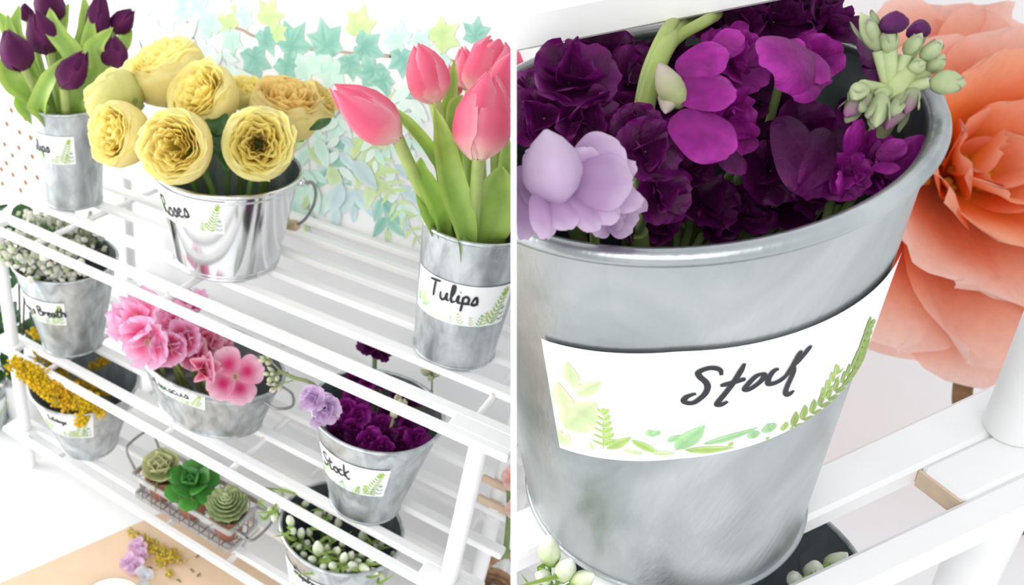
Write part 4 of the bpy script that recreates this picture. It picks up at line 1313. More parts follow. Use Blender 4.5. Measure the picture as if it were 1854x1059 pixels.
# ------------------------------------------------------------------ snapdragon buds
D9 = dep(c9.b + c9.ax * c9.h)
R9 = lambda dx, dy: incup(c9, dx, dy, .3)
def snap(label, bl, root, seed, group='snapdragon stems in the lowest right bucket', D=None):
    D = D if D else D9
    rng = np.random.default_rng(seed)
    t = thing('snapdragon_stem', root, label, 'flower', group)
    ps = []
    for (x, y, s, dd, ax) in bl:
        p = at_d(x, y, D + dd); L = s / F * D
        m = MB()
        g = rng.random()
        bud_mesh(m, p - cdir(*ax) * L * .5, cdir(*ax), L * 1.25, L * .40, lerp((0.42, 0.52, 0.22), (0.50, 0.60, 0.34), np.array(g)), lerp((0.82, 0.85, 0.70), (0.88, 0.87, 0.80), np.array(g)), 10, rng, .06, 9)
        b = m.build('bud', 'bud', t)
        ps.append(p - cdir(*ax) * L * .5)
        m = MB(); bud_mesh(m, p - cdir(*ax) * L * .58, cdir(*ax), L * .5, L * .30, (0.20, 0.34, 0.06), (0.36, 0.48, 0.14), 8, rng); m.build('calyx', 'leaf', b)
    c = np.mean(ps, 0) + np.array([0, 0, -.08])
    m = MB()
    for p in ps: tube(m, catmull([p, p * .5 + c * .5 - np.array([0, 0, .02]), c], 4), .009, 5, (.22, .36, .07))
    tube(m, [c, root], .018, 6, (.2, .32, .07)); m.build('stalks', 'leaf', t)
    for k in range(7):
        p = ps[k % len(ps)] + rng.normal(size=3) * .02
        Q = catmull([p, p + RM.T @ np.array([rng.normal() * .06, rng.normal() * .04, -.05]), p + RM.T @ np.array([rng.normal() * .12, rng.normal() * .06, -.06])], 4)
        kk = np.linspace(0, 1, len(Q))
        m = MB(); blade(m, Q, .012 * np.sin(np.pi * np.clip(kk * .9 + .08, 0, 1)), .2, (.10, .20, .03), (.32, .44, .10), up=cdir(.2, -.5, -1)); m.build('leaf', 'leaf', t)
snap('snapdragon buds at the left inside wall of the lowest bucket', [(526, 945, 20, -.1, (-.3, -.9, -.4)), (530, 962, 18, -.1, (-.2, -.6, -.7)), (545, 966, 20, -.05, (.1, -.8, -.5)), (540, 990, 17, -.1, (-.3, -.3, -.9)), (556, 985, 18, 0, (0, -.7, -.7))], R9(-.2, -.05), 1)
snap('large pale snapdragon bud and small buds at the centre front', [(576, 995, 26, -.2, (-.1, -.9, -.4)), (592, 996, 17, -.1, (.1, -.9, -.4)), (606, 1000, 16, -.1, (.2, -.9, -.4)), (566, 1014, 20, -.2, (-.5, -.3, -.8)), (586, 1026, 18, -.25, (-.3, .1, -.9))], R9(-.1, -.15), 2)
snap('bright green open snapdragon tip over the front rim', [(603, 1026, 20, -.3, (-.3, -.6, -.8)), (622, 1012, 20, -.25, (.2, -.9, -.4)), (634, 1008, 18, -.2, (.3, -.8, -.4)), (612, 998, 14, -.2, (0, -.9, -.4)), (646, 1018, 18, -.2, (.5, -.4, -.7))], R9(.05, -.2), 3)
snap('white snapdragon buds with leaves hanging over the right front rim', [(640, 1026, 24, -.28, (-.5, -.5, -.8)), (656, 1030, 24, -.3, (.6, -.2, -.8)), (676, 1034, 16, -.3, (.6, .2, -.8)), (690, 1042, 15, -.3, (.5, .6, -.6)), (670, 1016, 14, -.25, (.6, -.3, -.6))], R9(.12, -.2), 4)
snap('snapdragon buds in the gap between the middle shelf rails', [(553, 912, 17, .2, (.6, -.5, -.6)), (575, 932, 20, .15, (.5, -.5, -.6)), (612, 948, 20, .15, (0, -.9, -.5)), (598, 936, 15, .2, (-.2, -.9, -.4)), (585, 930, 14, .2, (.2, -.8, -.5))], R9(-.05, .1), 5)
snap('snapdragon buds at the right, between the rails below the Stock bucket', [(657, 972, 22, .1, (-.1, -.9, -.4)), (690, 985, 18, .12, (.3, -.7, -.5)), (680, 990, 14, .1, (-.3, -.7, -.5)), (713, 1004, 17, .05, (.3, -.5, -.7)), (645, 980, 14, .1, (.2, -.6, -.6))], R9(.15, .1), 6)
snap('crowded pale snapdragon buds deep in the middle of the lowest bucket', [(560, 965, 17, .05, (-.2, -.8, -.5)), (600, 975, 17, .0, (.1, -.8, -.5)), (620, 985, 16, -.05, (.2, -.8, -.5)), (655, 1005, 17, -.1, (.3, -.7, -.5)), (590, 1012, 16, -.2, (-.2, -.5, -.8)), (630, 1032, 17, -.28, (.1, -.2, -.9)), (550, 1005, 17, -.12, (-.4, -.4, -.8)), (610, 1040, 15, -.3, (-.2, .1, -.9))], R9(0, -.05), 8)
snap('pair of snapdragon buds drooping out left past the bucket near the wire basket', [(497, 933, 17, -.05, (-.2, .8, -.4)), (490, 922, 12, -.05, (-.6, .3, -.5)), (508, 893, 16, .15, (.2, .6, -.4))], R9(-.25, .05), 7)

# ------------------------------------------------------------------ watercolour ivy mural on the back wall
WY = WALL_Y - 0.004
mur = thing('leaf_mural', (-1.6, WY, 0.2), 'watercolour print of ivy garland, ferns and hanging leaves on the white wall', 'wall mural')
wfn = lambda s, t: np.array([s, WY, t])
PAL = {'teal': ((0.17, 0.44, 0.37), (0.46, 0.72, 0.61)), 'yg': ((0.52, 0.72, 0.30), (0.74, 0.84, 0.48)), 'mint': ((0.50, 0.78, 0.66), (0.74, 0.90, 0.82)),
       'blue': ((0.46, 0.62, 0.64), (0.70, 0.82, 0.84)), 'lime': ((0.50, 0.68, 0.34), (0.72, 0.82, 0.54)), 'pale': ((0.70, 0.86, 0.78), (0.82, 0.92, 0.87))}
rng = np.random.default_rng(42)
def mixc(pal, k): return lerp(PAL[pal][0], PAL[pal][1], np.asarray(k))
IVY = [(0, 1.08), (9, .80), (26, .62), (42, .74), (53, .95), (62, .74), (82, .54), (100, .60), (113, .70), (126, .54), (150, .46), (166, .40), (180, .22)]
IVY = IVY + [(360 - a, r) for a, r in IVY[-2:0:-1]]
LAY = [0]
def lay():
    LAY[0] += 1
    return WY - .00005 * LAY[0]
def ivy(px, py, size, rot, pal, layer=0):
    c = at_y(px, py, WY)
    D = dep(c); sz = size / F * D * 1.35
    y = lay()
    V = [[c[0], y, c[2]]]; C = [mixc(pal, .15)]
    K = len(IVY)
    out = []
    for an, r in IVY:
        a = math.radians(an + rot)
        out.append((c[0] + sz * r * math.sin(a), c[2] + sz * r * math.cos(a), r))
    for x, z, r in out:
        V.append([x, y, z]); C.append(np.clip(mixc(pal, .35 + .5 * r + .2 * rng.normal()), 0, 1))
    for x, z, r in out:            # mid ring keeps the veins darker
        V.append([c[0] + .5 * (x - c[0]), y, c[2] + .5 * (z - c[2])]); C.append(np.clip(mixc(pal, .15 + .5 * rng.random()), 0, 1))
    fs = []
    for k in range(K):
        k2 = (k + 1) % K
        fs.append((0, 1 + K + k, 1 + K + k2)); fs.append((1 + K + k, 1 + k, 1 + k2, 1 + K + k2))
    m = MB(); m.add(V, fs, np.array(C)); m.build('ivy_leaf', 'wall_print', mur, smooth=False)
def lance(px, py, ang, L, W, pal, layer=0, name='hanging_leaf'):
    """ang: degrees in the picture, 90 = straight down"""
    a = at_y(px, py, WY)
    b = at_y(px + L * math.cos(math.radians(ang)), py + L * math.sin(math.radians(ang)), WY)
    d = b - a; Lw = np.linalg.norm(d); d /= Lw
    sd = np.array([-d[2], 0, d[0]]); Ww = W / F * dep(a)
    n = 8; k = np.linspace(0, 1, n)
    yy = lay() - WY
    Ww *= 1.15
    h = Ww * np.sin(np.pi * k ** .75) ** .85
    G = np.array([[a + d * Lw * kk + sd * hh * u + np.array([0, yy, 0]) for u in (-1, -.04, .04, 1)] for kk, hh in zip(k, h)])
    jit = rng.random()
    C = np.array([[mixc(pal, np.clip(v + .25 * kk + .35 * (jit - .5), 0, 1)) for v in (.75, .15, .3, .55)] for kk in k])
    m = MB(); m.grid(G, C); return m.build(name, 'wall_print', mur, smooth=False)
def vine(pts, w, col, name='vine'):
    Q = catmull([at_y(x, y, WY) for x, y in pts], 6)
    Tn = np.gradient(Q, axis=0); Tn /= np.linalg.norm(Tn, axis=1)[:, None]
    sd = np.c_[-Tn[:, 2], np.zeros(len(Q)), Tn[:, 0]]
    k = np.linspace(0, 1, len(Q))[:, None]
    ww = w * (.7 + .5 * np.abs(np.sin(7 * k)))
    G = np.stack([Q - sd * ww + [0, .0008, 0], Q + sd * ww + [0, .0008, 0]], 1)
    m = MB(); m.grid(G, np.asarray(col)); m.build(name, 'wall_print', mur, smooth=False)
vine([(330, 40), (425, 51), (455, 64), (500, 78), (544, 89), (587, 91), (640, 97), (680, 100), (714, 102), (760, 98), (816, 110), (900, 118)], .012, (0.50, 0.38, 0.30))
vine([(705, 104), (716, 96), (722, 90)], .010, (0.45, 0.32, 0.25))
for i, (x, y, s, r, p) in enumerate([
    (485, 34, 30, 20, 'yg'), (481, 66, 28, 150, 'teal'), (413, 40, 30, -30, 'yg'), (418, 68, 26, 170, 'mint'), (440, 36, 22, 40, 'mint'), (527, 84, 38, 30, 'teal'),
    (519, 118, 34, 140, 'teal'), (591, 84, 38, -20, 'teal'), (600, 122, 36, 190, 'mint'), (649, 52, 32, 10, 'yg'), (657, 86, 34, 100, 'teal'), (676, 128, 36, 200, 'teal'),
    (723, 74, 32, -60, 'mint'), (727, 104, 28, 170, 'teal'), (797, 70, 32, 45, 'yg'), (860, 66, 26, 0, 'teal'), (795, 108, 26, 200, 'mint'), (459, 104, 34, 160, 'teal'),
    (379, 48, 34, -30, 'mint'), (298, 26, 36, 30, 'pale'), (332, 20, 36, -40, 'mint'), (546, 122, 28, 90, 'mint'), (693, 146, 26, 200, 'teal'), (632, 112, 26, 160, 'teal'),
    (372, 90, 28, 200, 'pale'), (352, 10, 32, 60, 'mint'), (400, 12, 30, -10, 'pale'), (275, 60, 34, -40, 'pale'), (250, 20, 34, 20, 'pale'), (500, 60, 20, 60, 'yg'), (570, 108, 22, 200, 'mint'), (760, 78, 22, 30, 'mint'), (880, 96, 26, 140, 'teal'), (905, 104, 24, 60, 'mint')]):
    ivy(x, y, s, r, p, i % 5)
def spray(pts, n, L, W, pals, spread=50, fern=False):
    P = []
    Q = catmull([np.array([x, y, 0.0]) for x, y in pts], 10)
    vine([(q[0], q[1]) for q in Q[::5]] + [(Q[-1][0], Q[-1][1])], .005, (0.55, 0.66, 0.5), 'leaf_stalk')
    for k in range(n):
        f = (k + .5) / n
        i = int(f * (len(Q) - 2)); q = Q[i]; d = Q[i + 1] - Q[i]
        an = math.degrees(math.atan2(d[1], d[0]))
        for sg in (-1, 1):
            sc = (1.05 - .55 * f) if fern else (.75 + .4 * rng.random())
            lance(q[0], q[1], an + sg * (spread + 8 * rng.normal()), L * sc, W * sc, pals[rng.integers(len(pals))], rng.integers(5), 'fern_leaflet' if fern else 'hanging_leaf')
    lance(Q[-1][0], Q[-1][1], 90, L * .6, W * .6, pals[0])
spray([(588, 150), (590, 230), (598, 300), (604, 375)], 6, 56, 11, ['blue', 'mint', 'teal'], 42)
spray([(634, 150), (634, 220), (645, 300), (640, 370)], 5, 58, 12, ['blue', 'blue', 'mint'], 40)
spray([(560, 170), (556, 240), (560, 310), (552, 370)], 5, 52, 11, ['mint', 'blue', 'lime'], 45)
spray([(690, 170), (700, 250), (722, 330), (735, 390)], 6, 54, 10, ['blue', 'mint', 'pale'], 42)
spray([(648, 235), (665, 300), (690, 360), (702, 415)], 5, 52, 10, ['lime', 'yg', 'teal'], 36)
spray([(655, 250), (690, 310), (725, 380), (765, 448)], 12, 44, 4.5, ['lime', 'yg'], 58, True)
spray([(712, 160), (735, 220), (750, 290), (758, 350)], 8, 40, 4, ['lime', 'teal', 'pale'], 55, True)
spray([(745, 150), (742, 210), (748, 270)], 5, 46, 9, ['pale', 'mint'], 45)
spray([(610, 160), (616, 240), (612, 330)], 6, 44, 8, ['pale', 'pale', 'blue'], 45)
spray([(670, 150), (676, 220), (680, 290)], 6, 42, 8, ['pale', 'mint', 'lime'], 45)
spray([(255, 60), (300, 80), (350, 70)], 4, 46, 10, ['pale'], 45)
spray([(240, 120), (270, 95), (300, 90)], 3, 44, 12, ['pale'], 45)
spray([(400, 90), (415, 130), (440, 160)], 4, 40, 8, ['pale', 'mint'], 45)
spray([(545, 300), (560, 350), (556, 400)], 4, 40, 8, ['lime', 'mint'], 40)
for x, y, an, L, W, p in ((598, 300, 70, 60, 14, 'lime'), (566, 330, 80, 60, 12, 'mint'), (545, 330, 100, 55, 12, 'mint'), (610, 370, 95, 50, 10, 'blue'), (575, 250, 70, 60, 13, 'mint'), (528, 360, 60, 40, 12, 'mint'), (640, 290, 50, 70, 16, 'blue'), (620, 330, 110, 60, 15, 'blue')):
    lance(x, y, an, L, W, p, 3)

# ------------------------------------------------------------------ polka dot paper beside the shelf
py0, py1 = at_y(-30, 300, WALL_Y - .01), at_y(78, 300, WALL_Y - .01)
sheet = thing('polka_dot_paper', (py0[0], WALL_Y - .01, at_y(20, 400, WALL_Y)[2]), 'white sheet with copper polka dots on the wall behind the purple tulips', 'paper sheet')
m = MB()
xs = np.linspace(py0[0] - .6, py1[0], 6); zs = np.linspace(at_y(20, 470, WALL_Y)[2], at_y(20, 120, WALL_Y)[2], 6)
m.grid(np.array([[[x, WALL_Y - .010 - .004 * math.sin(3 * x), z] for x in xs] for z in zs]))
m.build('sheet', 'paper', sheet)
dots = [(20, 200), (45, 215), (35, 240), (34, 268), (22, 282), (58, 284), (11, 296), (46, 304), (2, 307), (23, 317), (67, 322), (4, 333), (46, 331), (37, 345), (36, 365), (36, 378), (12, 225), (8, 262), (55, 250)]
for x, y in dots:
    p = at_y(x, y, WALL_Y - .018)
    m = MB(); th = np.linspace(0, 6.283, 14, endpoint=False); r = .034
    m.add([[p[0] + r * math.cos(a), p[1], p[2] + r * math.sin(a)] for a in th], [tuple(range(14))]); m.build('copper_dot', 'gold_foil', sheet, smooth=False)

# ------------------------------------------------------------------ dark leafy plant at the left end
PLX, PLY = at_d(18, 530, 8.15)[:2]
pl = thing('leafy_plant', (PLX, PLY, FLOOR), 'dark green leafy plant standing on the floor past the left end of the shelf', 'plant')
rng = np.random.default_rng(9)
m = MB(); lathe(m, np.array([PLX, PLY, FLOOR]), np.eye(3), [(.22, 0), (.30, .5), (.31, .52), (.27, .52), (.26, .46), (.001, .46)], 28, close_start=True); m.build('planter', 'ceramic', pl)
for k in range(110):
    an, f = rng.random() * 6.28, rng.random()
    o = np.array([PLX, PLY, FLOOR + .6 + 1.75 * f]) + np.array([math.cos(an), math.sin(an), 0]) * (.42 * math.sqrt(rng.random()))
    d = nrm(np.array([math.cos(an), math.sin(an), .3 * rng.normal()]))
    L = .20 + .1 * rng.random()
    Q = catmull([o, o + d * L * .5 + np.array([0, 0, .03]), o + d * L + np.array([0, 0, -.04])], 4)
    kk = np.linspace(0, 1, len(Q))
    m = MB(); blade(m, Q, .09 * np.sin(np.pi * np.clip(kk * .9 + .08, 0, 1)) ** .8, .2, (0.010, 0.04, 0.010), (0.03, 0.11, 0.025), up=nrm(np.array([.5, -.6, .7])), wave=.1, nu=5); m.build('leaf', 'leaf', pl)
m = MB()
for k in range(7):
    an = k * .9
    tube(m, catmull([[PLX, PLY, FLOOR + .4], [PLX + .1 * math.cos(an), PLY + .1 * math.sin(an), FLOOR + 1.2], [PLX + .25 * math.cos(an), PLY + .25 * math.sin(an), FLOOR + 2.2]], 5), .012, 5, (.05, .07, .02))
m.build('stems', 'leaf', pl)

# ------------------------------------------------------------------ small bucket on the floor cut by the left picture edge
b8 = at_z(-22, 765, FLOOR)
c8 = Cone(b8, .20, .27, .55)
p8 = pot_thing(c8, 'flower_bucket', 'small bucket on the floor cut off by the left picture edge', 'bucket', G9)
paper_label(c8, p8, .2, 1.2, .40, .75, 'ne', (0.07, 0.0), (11, 662), .012, 19)

# ------------------------------------------------------------------ kraft paper with scraps, bowl
ka, kb, kc = at_z(0, 1057, FLOOR), at_z(262, 943, FLOOR), at_z(400, 1036, FLOOR)
dk = (kb - ka) * .17; kb, kc = kb + dk, kc + dk
kd = kb + (kc - kb) * 2.2; ke = kd + (ka - kb) * 1.3; kf = ka + (ka - kb) * .3
m = MB(); top = np.array([kb, kd, ke, kf]) + [0, 0, .008]; bot = top - [0, 0, .006]
m.add(np.concatenate([top, bot]), [(0, 3, 2, 1), (4, 5, 6, 7), (0, 1, 5, 4), (1, 2, 6, 5), (2, 3, 7, 6), (3, 0, 4, 7)])
m.build('kraft_paper', 'kraft', smooth=False, label='sheet of tan kraft paper on the floor in front of the shelf', cat='paper sheet')
bo = at_z(200, 1098, FLOOR + .115) * [1, 1, 0] + [0, 0, FLOOR + .008]
t = thing('bowl', bo, 'shallow white bowl on the kraft paper at the bottom edge', 'bowl')
rr = 62 / F * dep(bo)
m = MB(); lathe(m, bo, np.eye(3), [(rr * .5, 0), (rr * .56, .01), (rr * .93, .09), (rr, .115), (rr * .965, .118), (rr * .88, .085), (rr * .5, .02), (.001, .018)], 56, close_start=True); m.build('bowl_body', 'ceramic', t)
m = MB(); ring(m, bo + np.array([0, 0, .116]), np.eye(3), rr * .985, .005); m.build('gilt_edge', 'grip_wood', t, label='thin tan rim line')
Df = dep(at_z(280, 990, FLOOR))
def on_floor(x, y, h=.03): return at_z(x, y, FLOOR + h)
rng = np.random.default_rng(8)
def floor_spray(pts, width, n, label, seed):
    rng = np.random.default_rng(seed)
    P = catmull([on_floor(x, y, .04) for x, y in pts], 8)
    t = thing('goldenrod_spray', P[0] * [1, 1, 0] + [0, 0, FLOOR + .01], label, 'flower', 'goldenrod cuttings on the kraft paper')
    mb, ms = MB(), MB()
    for k in range(n):
        f = rng.random() ** .8
        q = P[int(f * (len(P) - 1))]; w = width * (.4 + .6 * math.sin(math.pi * (1 - f * .8)))
        p = q + np.array([rng.normal() * w, rng.normal() * w, abs(rng.normal()) * w * .5 - .012])
        ball(mb, p, .010 * (.7 + .6 * rng.random()), np.asarray((0.84, 0.66, 0.10)) * (.75 + .4 * rng.random()), rng, .3, 0)
        if k % 4 == 0: tube(ms, [q, p], .003, 4, (.4, .42, .12))
    tube(ms, P, .008, 6, (.5, .52, .2))
    mb.build('blossoms', 'petal', t, smooth=False, kind='stuff', label='tiny yellow blossoms'); ms.build('stalks', 'leaf', t, kind='stuff')
floor_spray([(235, 960), (262, 982), (288, 996), (325, 1016)], .042, 330, 'longer cut goldenrod spray lying on the kraft paper', 1)
floor_spray([(318, 996), (300, 1010), (286, 1022)], .030, 150, 'short goldenrod tuft beside the cut stem on the kraft paper', 2)
floor_spray([(309, 1030), (306, 1038), (304, 1040)], .014, 30, 'tiny loose goldenrod bit lowest on the kraft paper', 3)
o = on_floor(243, 1010, .05)
t = thing('pink_blossom', o - [0, 0, .045], 'crumpled pale pink blossom lying on the kraft paper beside the bowl', 'flower')
for j, (x, y, L) in enumerate(((250, 992, 18), (232, 1018, 18), (246, 1026, 18), (256, 1005, 14))):
    m = MB(); floret_mesh(m, on_floor(x, y, .035), nrm(np.array([.1 * j - .1, -.3, 1])), L / F * Df, stockcol((.74, .48, .72), (.84, .62, .82), (.90, .76, .88)), 60 + j, extra=4); m.build('floret', 'petal', t)
t = thing('white_petal', on_floor(262, 1048, .01), 'white papery petal leaning on the bowl edge', 'petal')
m = MB(); floret_mesh(m, on_floor(262, 1046, .05), nrm(np.array([.3, -.3, 1])), 20 / F * Df, stockcol((.6, .65, .70), (.78, .82, .86), (.86, .88, .9)), 70, n=3, extra=2); m.build('petal', 'petal', t)
for i, (x, y) in enumerate(((356, 1043), (275, 1030), (354, 1009), (349, 1036), (326, 1054))):
    p = on_floor(x, y, .014); an = rng.random() * 3
    m = MB(); tube(m, [p, p + np.array([.02 * math.cos(an), .02 * math.sin(an), .004]), p + np.array([.04 * math.cos(an + .5), .04 * math.sin(an + .5), 0])], .006, 5, (.16, .15, .04))
    m.build('leaf_scrap', 'leaf', label=['dark leaf scrap near the shelf edge of the kraft paper', 'green leaf scrap beside the pink blossom', 'tiny crumb nearest the white shelf rail', 'small leaf scrap just above the largest crumb', 'crumb at the bottom edge of the kraft paper'][i], cat='scrap', group='crumbs on the kraft paper')

# ------------------------------------------------------------------ jute handled basket at the lower right
def twisted(P, R, strands=3, turns=30, r=None):
    m = MB(); Tn, X, Y = frames_along(P)
    k = np.linspace(0, 1, len(P)); r = r or R * .62
    for s in range(strands):
        ph = 2 * np.pi * (s / strands + turns * k)
        tube(m, P + R * .5 * (np.cos(ph)[:, None] * X + np.sin(ph)[:, None] * Y), r, 7)
    return m
zf = FLOOR + .75
pts = [at_z(852, 1090, zf - .15), at_z(860, 1050, zf), at_z(888, 1018, zf + .06), at_z(922, 1003, zf + .05), at_z(935, 1030, zf - .02), at_z(938, 1075, zf - .15)]
ctr = np.mean(pts, 0) * [1, 1, 0] + [0, 0, FLOOR]
bk = thing('jute_basket', ctr, 'woven basket with twisted jute rope handle at the lower right of the shelf', 'basket')
twisted(catmull(pts, 40), .030, 3, 9).build('rope_handle', 'jute', bk, label='thick brown twisted rope handle')
m = MB()
for j in range(12):
    z = FLOOR + .03 + j * .05
    R = .13 + .004 * j
    th = np.linspace(0, 2 * np.pi, 48, endpoint=False)
    tube(m, np.c_[ctr[0] + R * np.cos(th), ctr[1] + R * np.sin(th), np.full(48, z)], .03, 6, closed=True)
m.build('coiled_wall', 'jute', bk)

# ------------------------------------------------------------------ right side: divider board and the large Stock bucket
KB = 0.79
DS = KB / 0.90
BC = np.array([1.92030, -0.79610, 3.77279]) * KB
AX = nrm(RM.T @ np.array([-0.28613, -0.75183, -0.59393]))
RIMC = CAM + RM.T @ BC
HB, R0B, R1B = 2.80936 * KB, 0.81745 * KB, 1.0 * KB
BASE = RIMC - AX * HB
# thin white divider board leaning between the two displays
colx = (930.0 - PX) / F
dn, df = 2.25, 2.62
fd = nrm(np.array([colx, 0, 1.0])); sdv = np.array([fd[2], 0, -fd[0]])
th = 5.0 / F * dn * fd[2]
ys0, ys1 = -1.35, 5.0
V = []
for z in (dn, df):
    for s in (-1, 1):
        for y in (ys0, ys1):
            V.append(CAM + RM.T @ (np.array([colx, 0, 1]) * z + sdv * s * th + np.array([0, 1, 0]) * y))
V = np.array(V)
low = V[:, 2].min()
# trim the board where it meets the floor
for i in (1, 3, 5, 7):
    a0 = V[i - 1]; k = (FLOOR + .002 - a0[2]) / (V[i][2] - a0[2]); V[i] = a0 + (V[i] - a0) * k
m = MB(); m.add(V, [(0, 1, 3, 2), (4, 6, 7, 5), (0, 4, 5, 1), (2, 3, 7, 6), (0, 2, 6, 4), (1, 5, 7, 3)])
m.build('divider_board', 'white_paint', smooth=False, label='tall thin white divider board leaning between the slatted shelf and the large bucket', cat='board')

# flat-sided large bucket: its left side is flat where it stands against the divider
cb = Cone(BASE, R0B, R1B, HB, AX)
CUTN = RM.T @ sdv                              # points to the picture's right
CUTP = CAM + CUTN * (th + .002)
def cut(mesh_obj):
    import bmesh
    bm = bmesh.new(); bm.from_mesh(mesh_obj.data)
    M = mesh_obj.matrix_world
    org = WL[mesh_obj]
    co = Vector(wm(CUTP) - org); no = Vector(CUTN)
    g = bmesh.ops.bisect_plane(bm, geom=bm.verts[:] + bm.edges[:] + bm.faces[:], plane_co=co, plane_no=no, clear_inner=True)
    ed = [e for e in g['geom_cut'] if isinstance(e, bmesh.types.BMEdge)]
    bm.to_mesh(mesh_obj.data); bm.free()
    return mesh_obj
big = pot_thing(cb, 'large_flower_bucket', 'large galvanized bucket of purple stock, nearest to the viewer on the right', 'bucket', mat='galvanized_big', rim=.032, seg=160, seam=False)
for o in list(big.children): cut(o)
# flat side wall closing the cut
m = MB()
vv = np.linspace(.02, .99, 12)
rows = []
for v in vv:
    th_ = np.linspace(-math.pi, math.pi, 721)
    Pn = np.array([cb.p(a, v, -.004) for a in th_])
    s = (Pn - CUTP) @ CUTN
    idx = np.where(np.diff(np.sign(s)) != 0)[0]
    if len(idx) >= 2:
        q = [Pn[i] + (Pn[i + 1] - Pn[i]) * (s[i] / (s[i] - s[i + 1])) for i in (idx[0], idx[-1])]
        rows.append(np.array([q[0] + (q[1] - q[0]) * k for k in np.linspace(0, 1, 6)]))
if len(rows) > 1:
    m.grid(np.array(rows)); m.build('flat_side', 'galvanized_big', big)
# label with border leaves
q = [cb.find(*x) for x in ((992, 614), (1608, 486), (1552, 690), (1010, 805), (1230, 632), (1230, 826))]
aL, aR = (q[0][0] + q[3][0]) / 2, 1.28
vT, vB = q[4][1], q[5][1]
offl = .012
azs = np.linspace(aL, aR, 40)
def vtop(a): return np.interp(a, [q[0][0], q[4][0], q[1][0]], [q[0][1], q[4][1], q[1][1]])
def vbot(a): return np.interp(a, [q[3][0], q[5][0], q[2][0]], [q[3][1], q[5][1], q[2][1]])
m = MB(); m.grid(np.array([[cb.p(a, vbot(a) + (vtop(a) - vbot(a)) * k, offl) for a in azs] for k in np.linspace(0, 1, 5)]))
blab = m.build('paper_label', 'paper', big, label='white paper label reading Stock with green leaf border')
zp = lambda x, y: cb.find(1220 + x * .1511, 600 + y * .1511, off=offl + .004)
ST = [[(572, 530), (560, 474), (500, 446), (420, 446), (330, 474), (292, 506), (318, 556), (376, 604), (406, 666), (380, 744), (312, 812), (230, 862), (150, 860), (118, 832), (150, 792), (214, 764), (268, 750)],
      [(850, 388), (790, 500), (700, 640), (610, 756), (520, 868), (560, 886), (648, 844)], [(556, 656), (680, 626), (800, 592), (862, 568)],
      [(1064, 510), (990, 540), (906, 620), (852, 690), (892, 704), (980, 654), (1060, 584), (1082, 524), (1050, 508)],
      [(1262, 452), (1200, 480), (1144, 556), (1130, 620), (1176, 634), (1288, 586), (1390, 490)],
      [(1528, 232), (1470, 340), (1420, 430), (1340, 550)], [(1648, 172), (1560, 286), (1440, 420)], [(1448, 420), (1424, 520), (1362, 660), (1342, 736), (1380, 762), (1440, 712)]]
strokes_on(cb, [[zp(*p) for p in st] for st in ST], .021, offl + .004).build('lettering', 'ink', blab)
rmid = (R0B + R1B) / 2
def bfn(s, t): return cb.p(s / rmid, t / HB, offl + .003)
def bleaf(m, x0, y0, x1, y1, w, col, n=9):
    """printed leaf between two picture points on the label"""
    a0, v0 = cb.find(x0, y0, off=offl); a1, v1 = cb.find(x1, y1, off=offl)
    A = np.array([a0 * rmid, v0 * HB]); B = np.array([a1 * rmid, v1 * HB]); d = B - A; L = np.linalg.norm(d); d = d / (L + 1e-9); sd = np.array([-d[1], d[0]])
    k = np.linspace(0, 1, n); h = w * L * np.sin(np.pi * k ** .8) ** .9
    G, C = [], []
    for kk, hh in zip(k, h):
        row, cr = [], []
        for u in (-1, -.05, .05, 1):
            qq = A + d * L * kk + sd * hh * u
            a_ = qq[0] / rmid; v_ = np.clip(qq[1] / HB, vbot(a_) + .002, vtop(a_) - .002)
            row.append(cb.p(min(max(a_, aL + .004), aR - .004), v_, offl + .0025)); cr.append(np.clip(np.asarray(col) * (1.12 if u > .5 else (.98 if u < -.5 else .80)), 0, 1))
        G.append(row); C.append(cr)
    m.grid(np.array(G), np.array(C))
rng = np.random.default_rng(21)
PG = (0.62, 0.74, 0.42); PG2 = (0.45, 0.62, 0.20); PG3 = (0.40, 0.66, 0.34); OL = (0.34, 0.46, 0.14)
z7 = lambda x, y: (960 + x * .3668, 580 + y * .3668)
def zleaf(m, x0, y0, x1, y1, w, c): bleaf(m, *z7(x0, y0), *z7(x1, y1), w, c)
def printpart(lst, name='leaf_print'):
    m = MB()
    for a_ in lst: zleaf(m, *a_)
    m.build(name, 'print', blab)
printpart([(218, 335, 180, 200, .22, PG), (230, 370, 350, 300, .18, PG), (190, 480, 135, 300, .24, PG), (175, 535, 325, 400, .24, PG), (140, 600, 150, 540, .3, PG), (150, 605, 190, 560, .3, PG)], 'big_leaf_print')
L2 = []
for k in range(6):
    y = 615 - k * 30; s = 62 - k * 7
    L2 += [(362, y, 362 - s, y - 28, .18, PG2), (362, y, 362 + s, y - 28, .18, PG2)]
L2 += [(362, 470, 360, 430, .25, PG2), (362, 640, 362, 470, .02, PG2), (380, 635, 500, 575, .14, PG2), (310, 640, 292, 600, .2, PG)]
printpart(L2, 'fern_print')
printpart([(500, 590, 640, 660, .18, PG2), (610, 575, 585, 540, .5, PG3), (610, 565, 640, 545, .4, PG3), (680, 600, 740, 565, .25, PG3), (720, 640, 862, 515, .20, PG3), (760, 640, 1010, 625, .13, PG2), (850, 612, 1130, 525, .10, PG3), (460, 640, 560, 660, .2, PG), (600, 655, 720, 655, .2, PG), (1110, 580, 1090, 545, .4, PG3), (1185, 550, 1170, 510, .45, PG3), (1185, 530, 1205, 505, .4, PG3), (980, 620, 1000, 600, .4, PG2), (1180, 575, 1160, 590, .4, PG2), (1245, 545, 1265, 500, .3, PG2), (1280, 540, 1300, 520, .3, PG2)], 'sprig_print')
L3 = []
path = [(1300, 525), (1390, 460), (1470, 390), (1540, 310), (1590, 240), (1620, 170), (1640, 110), (1662, 40), (1680, 0)]
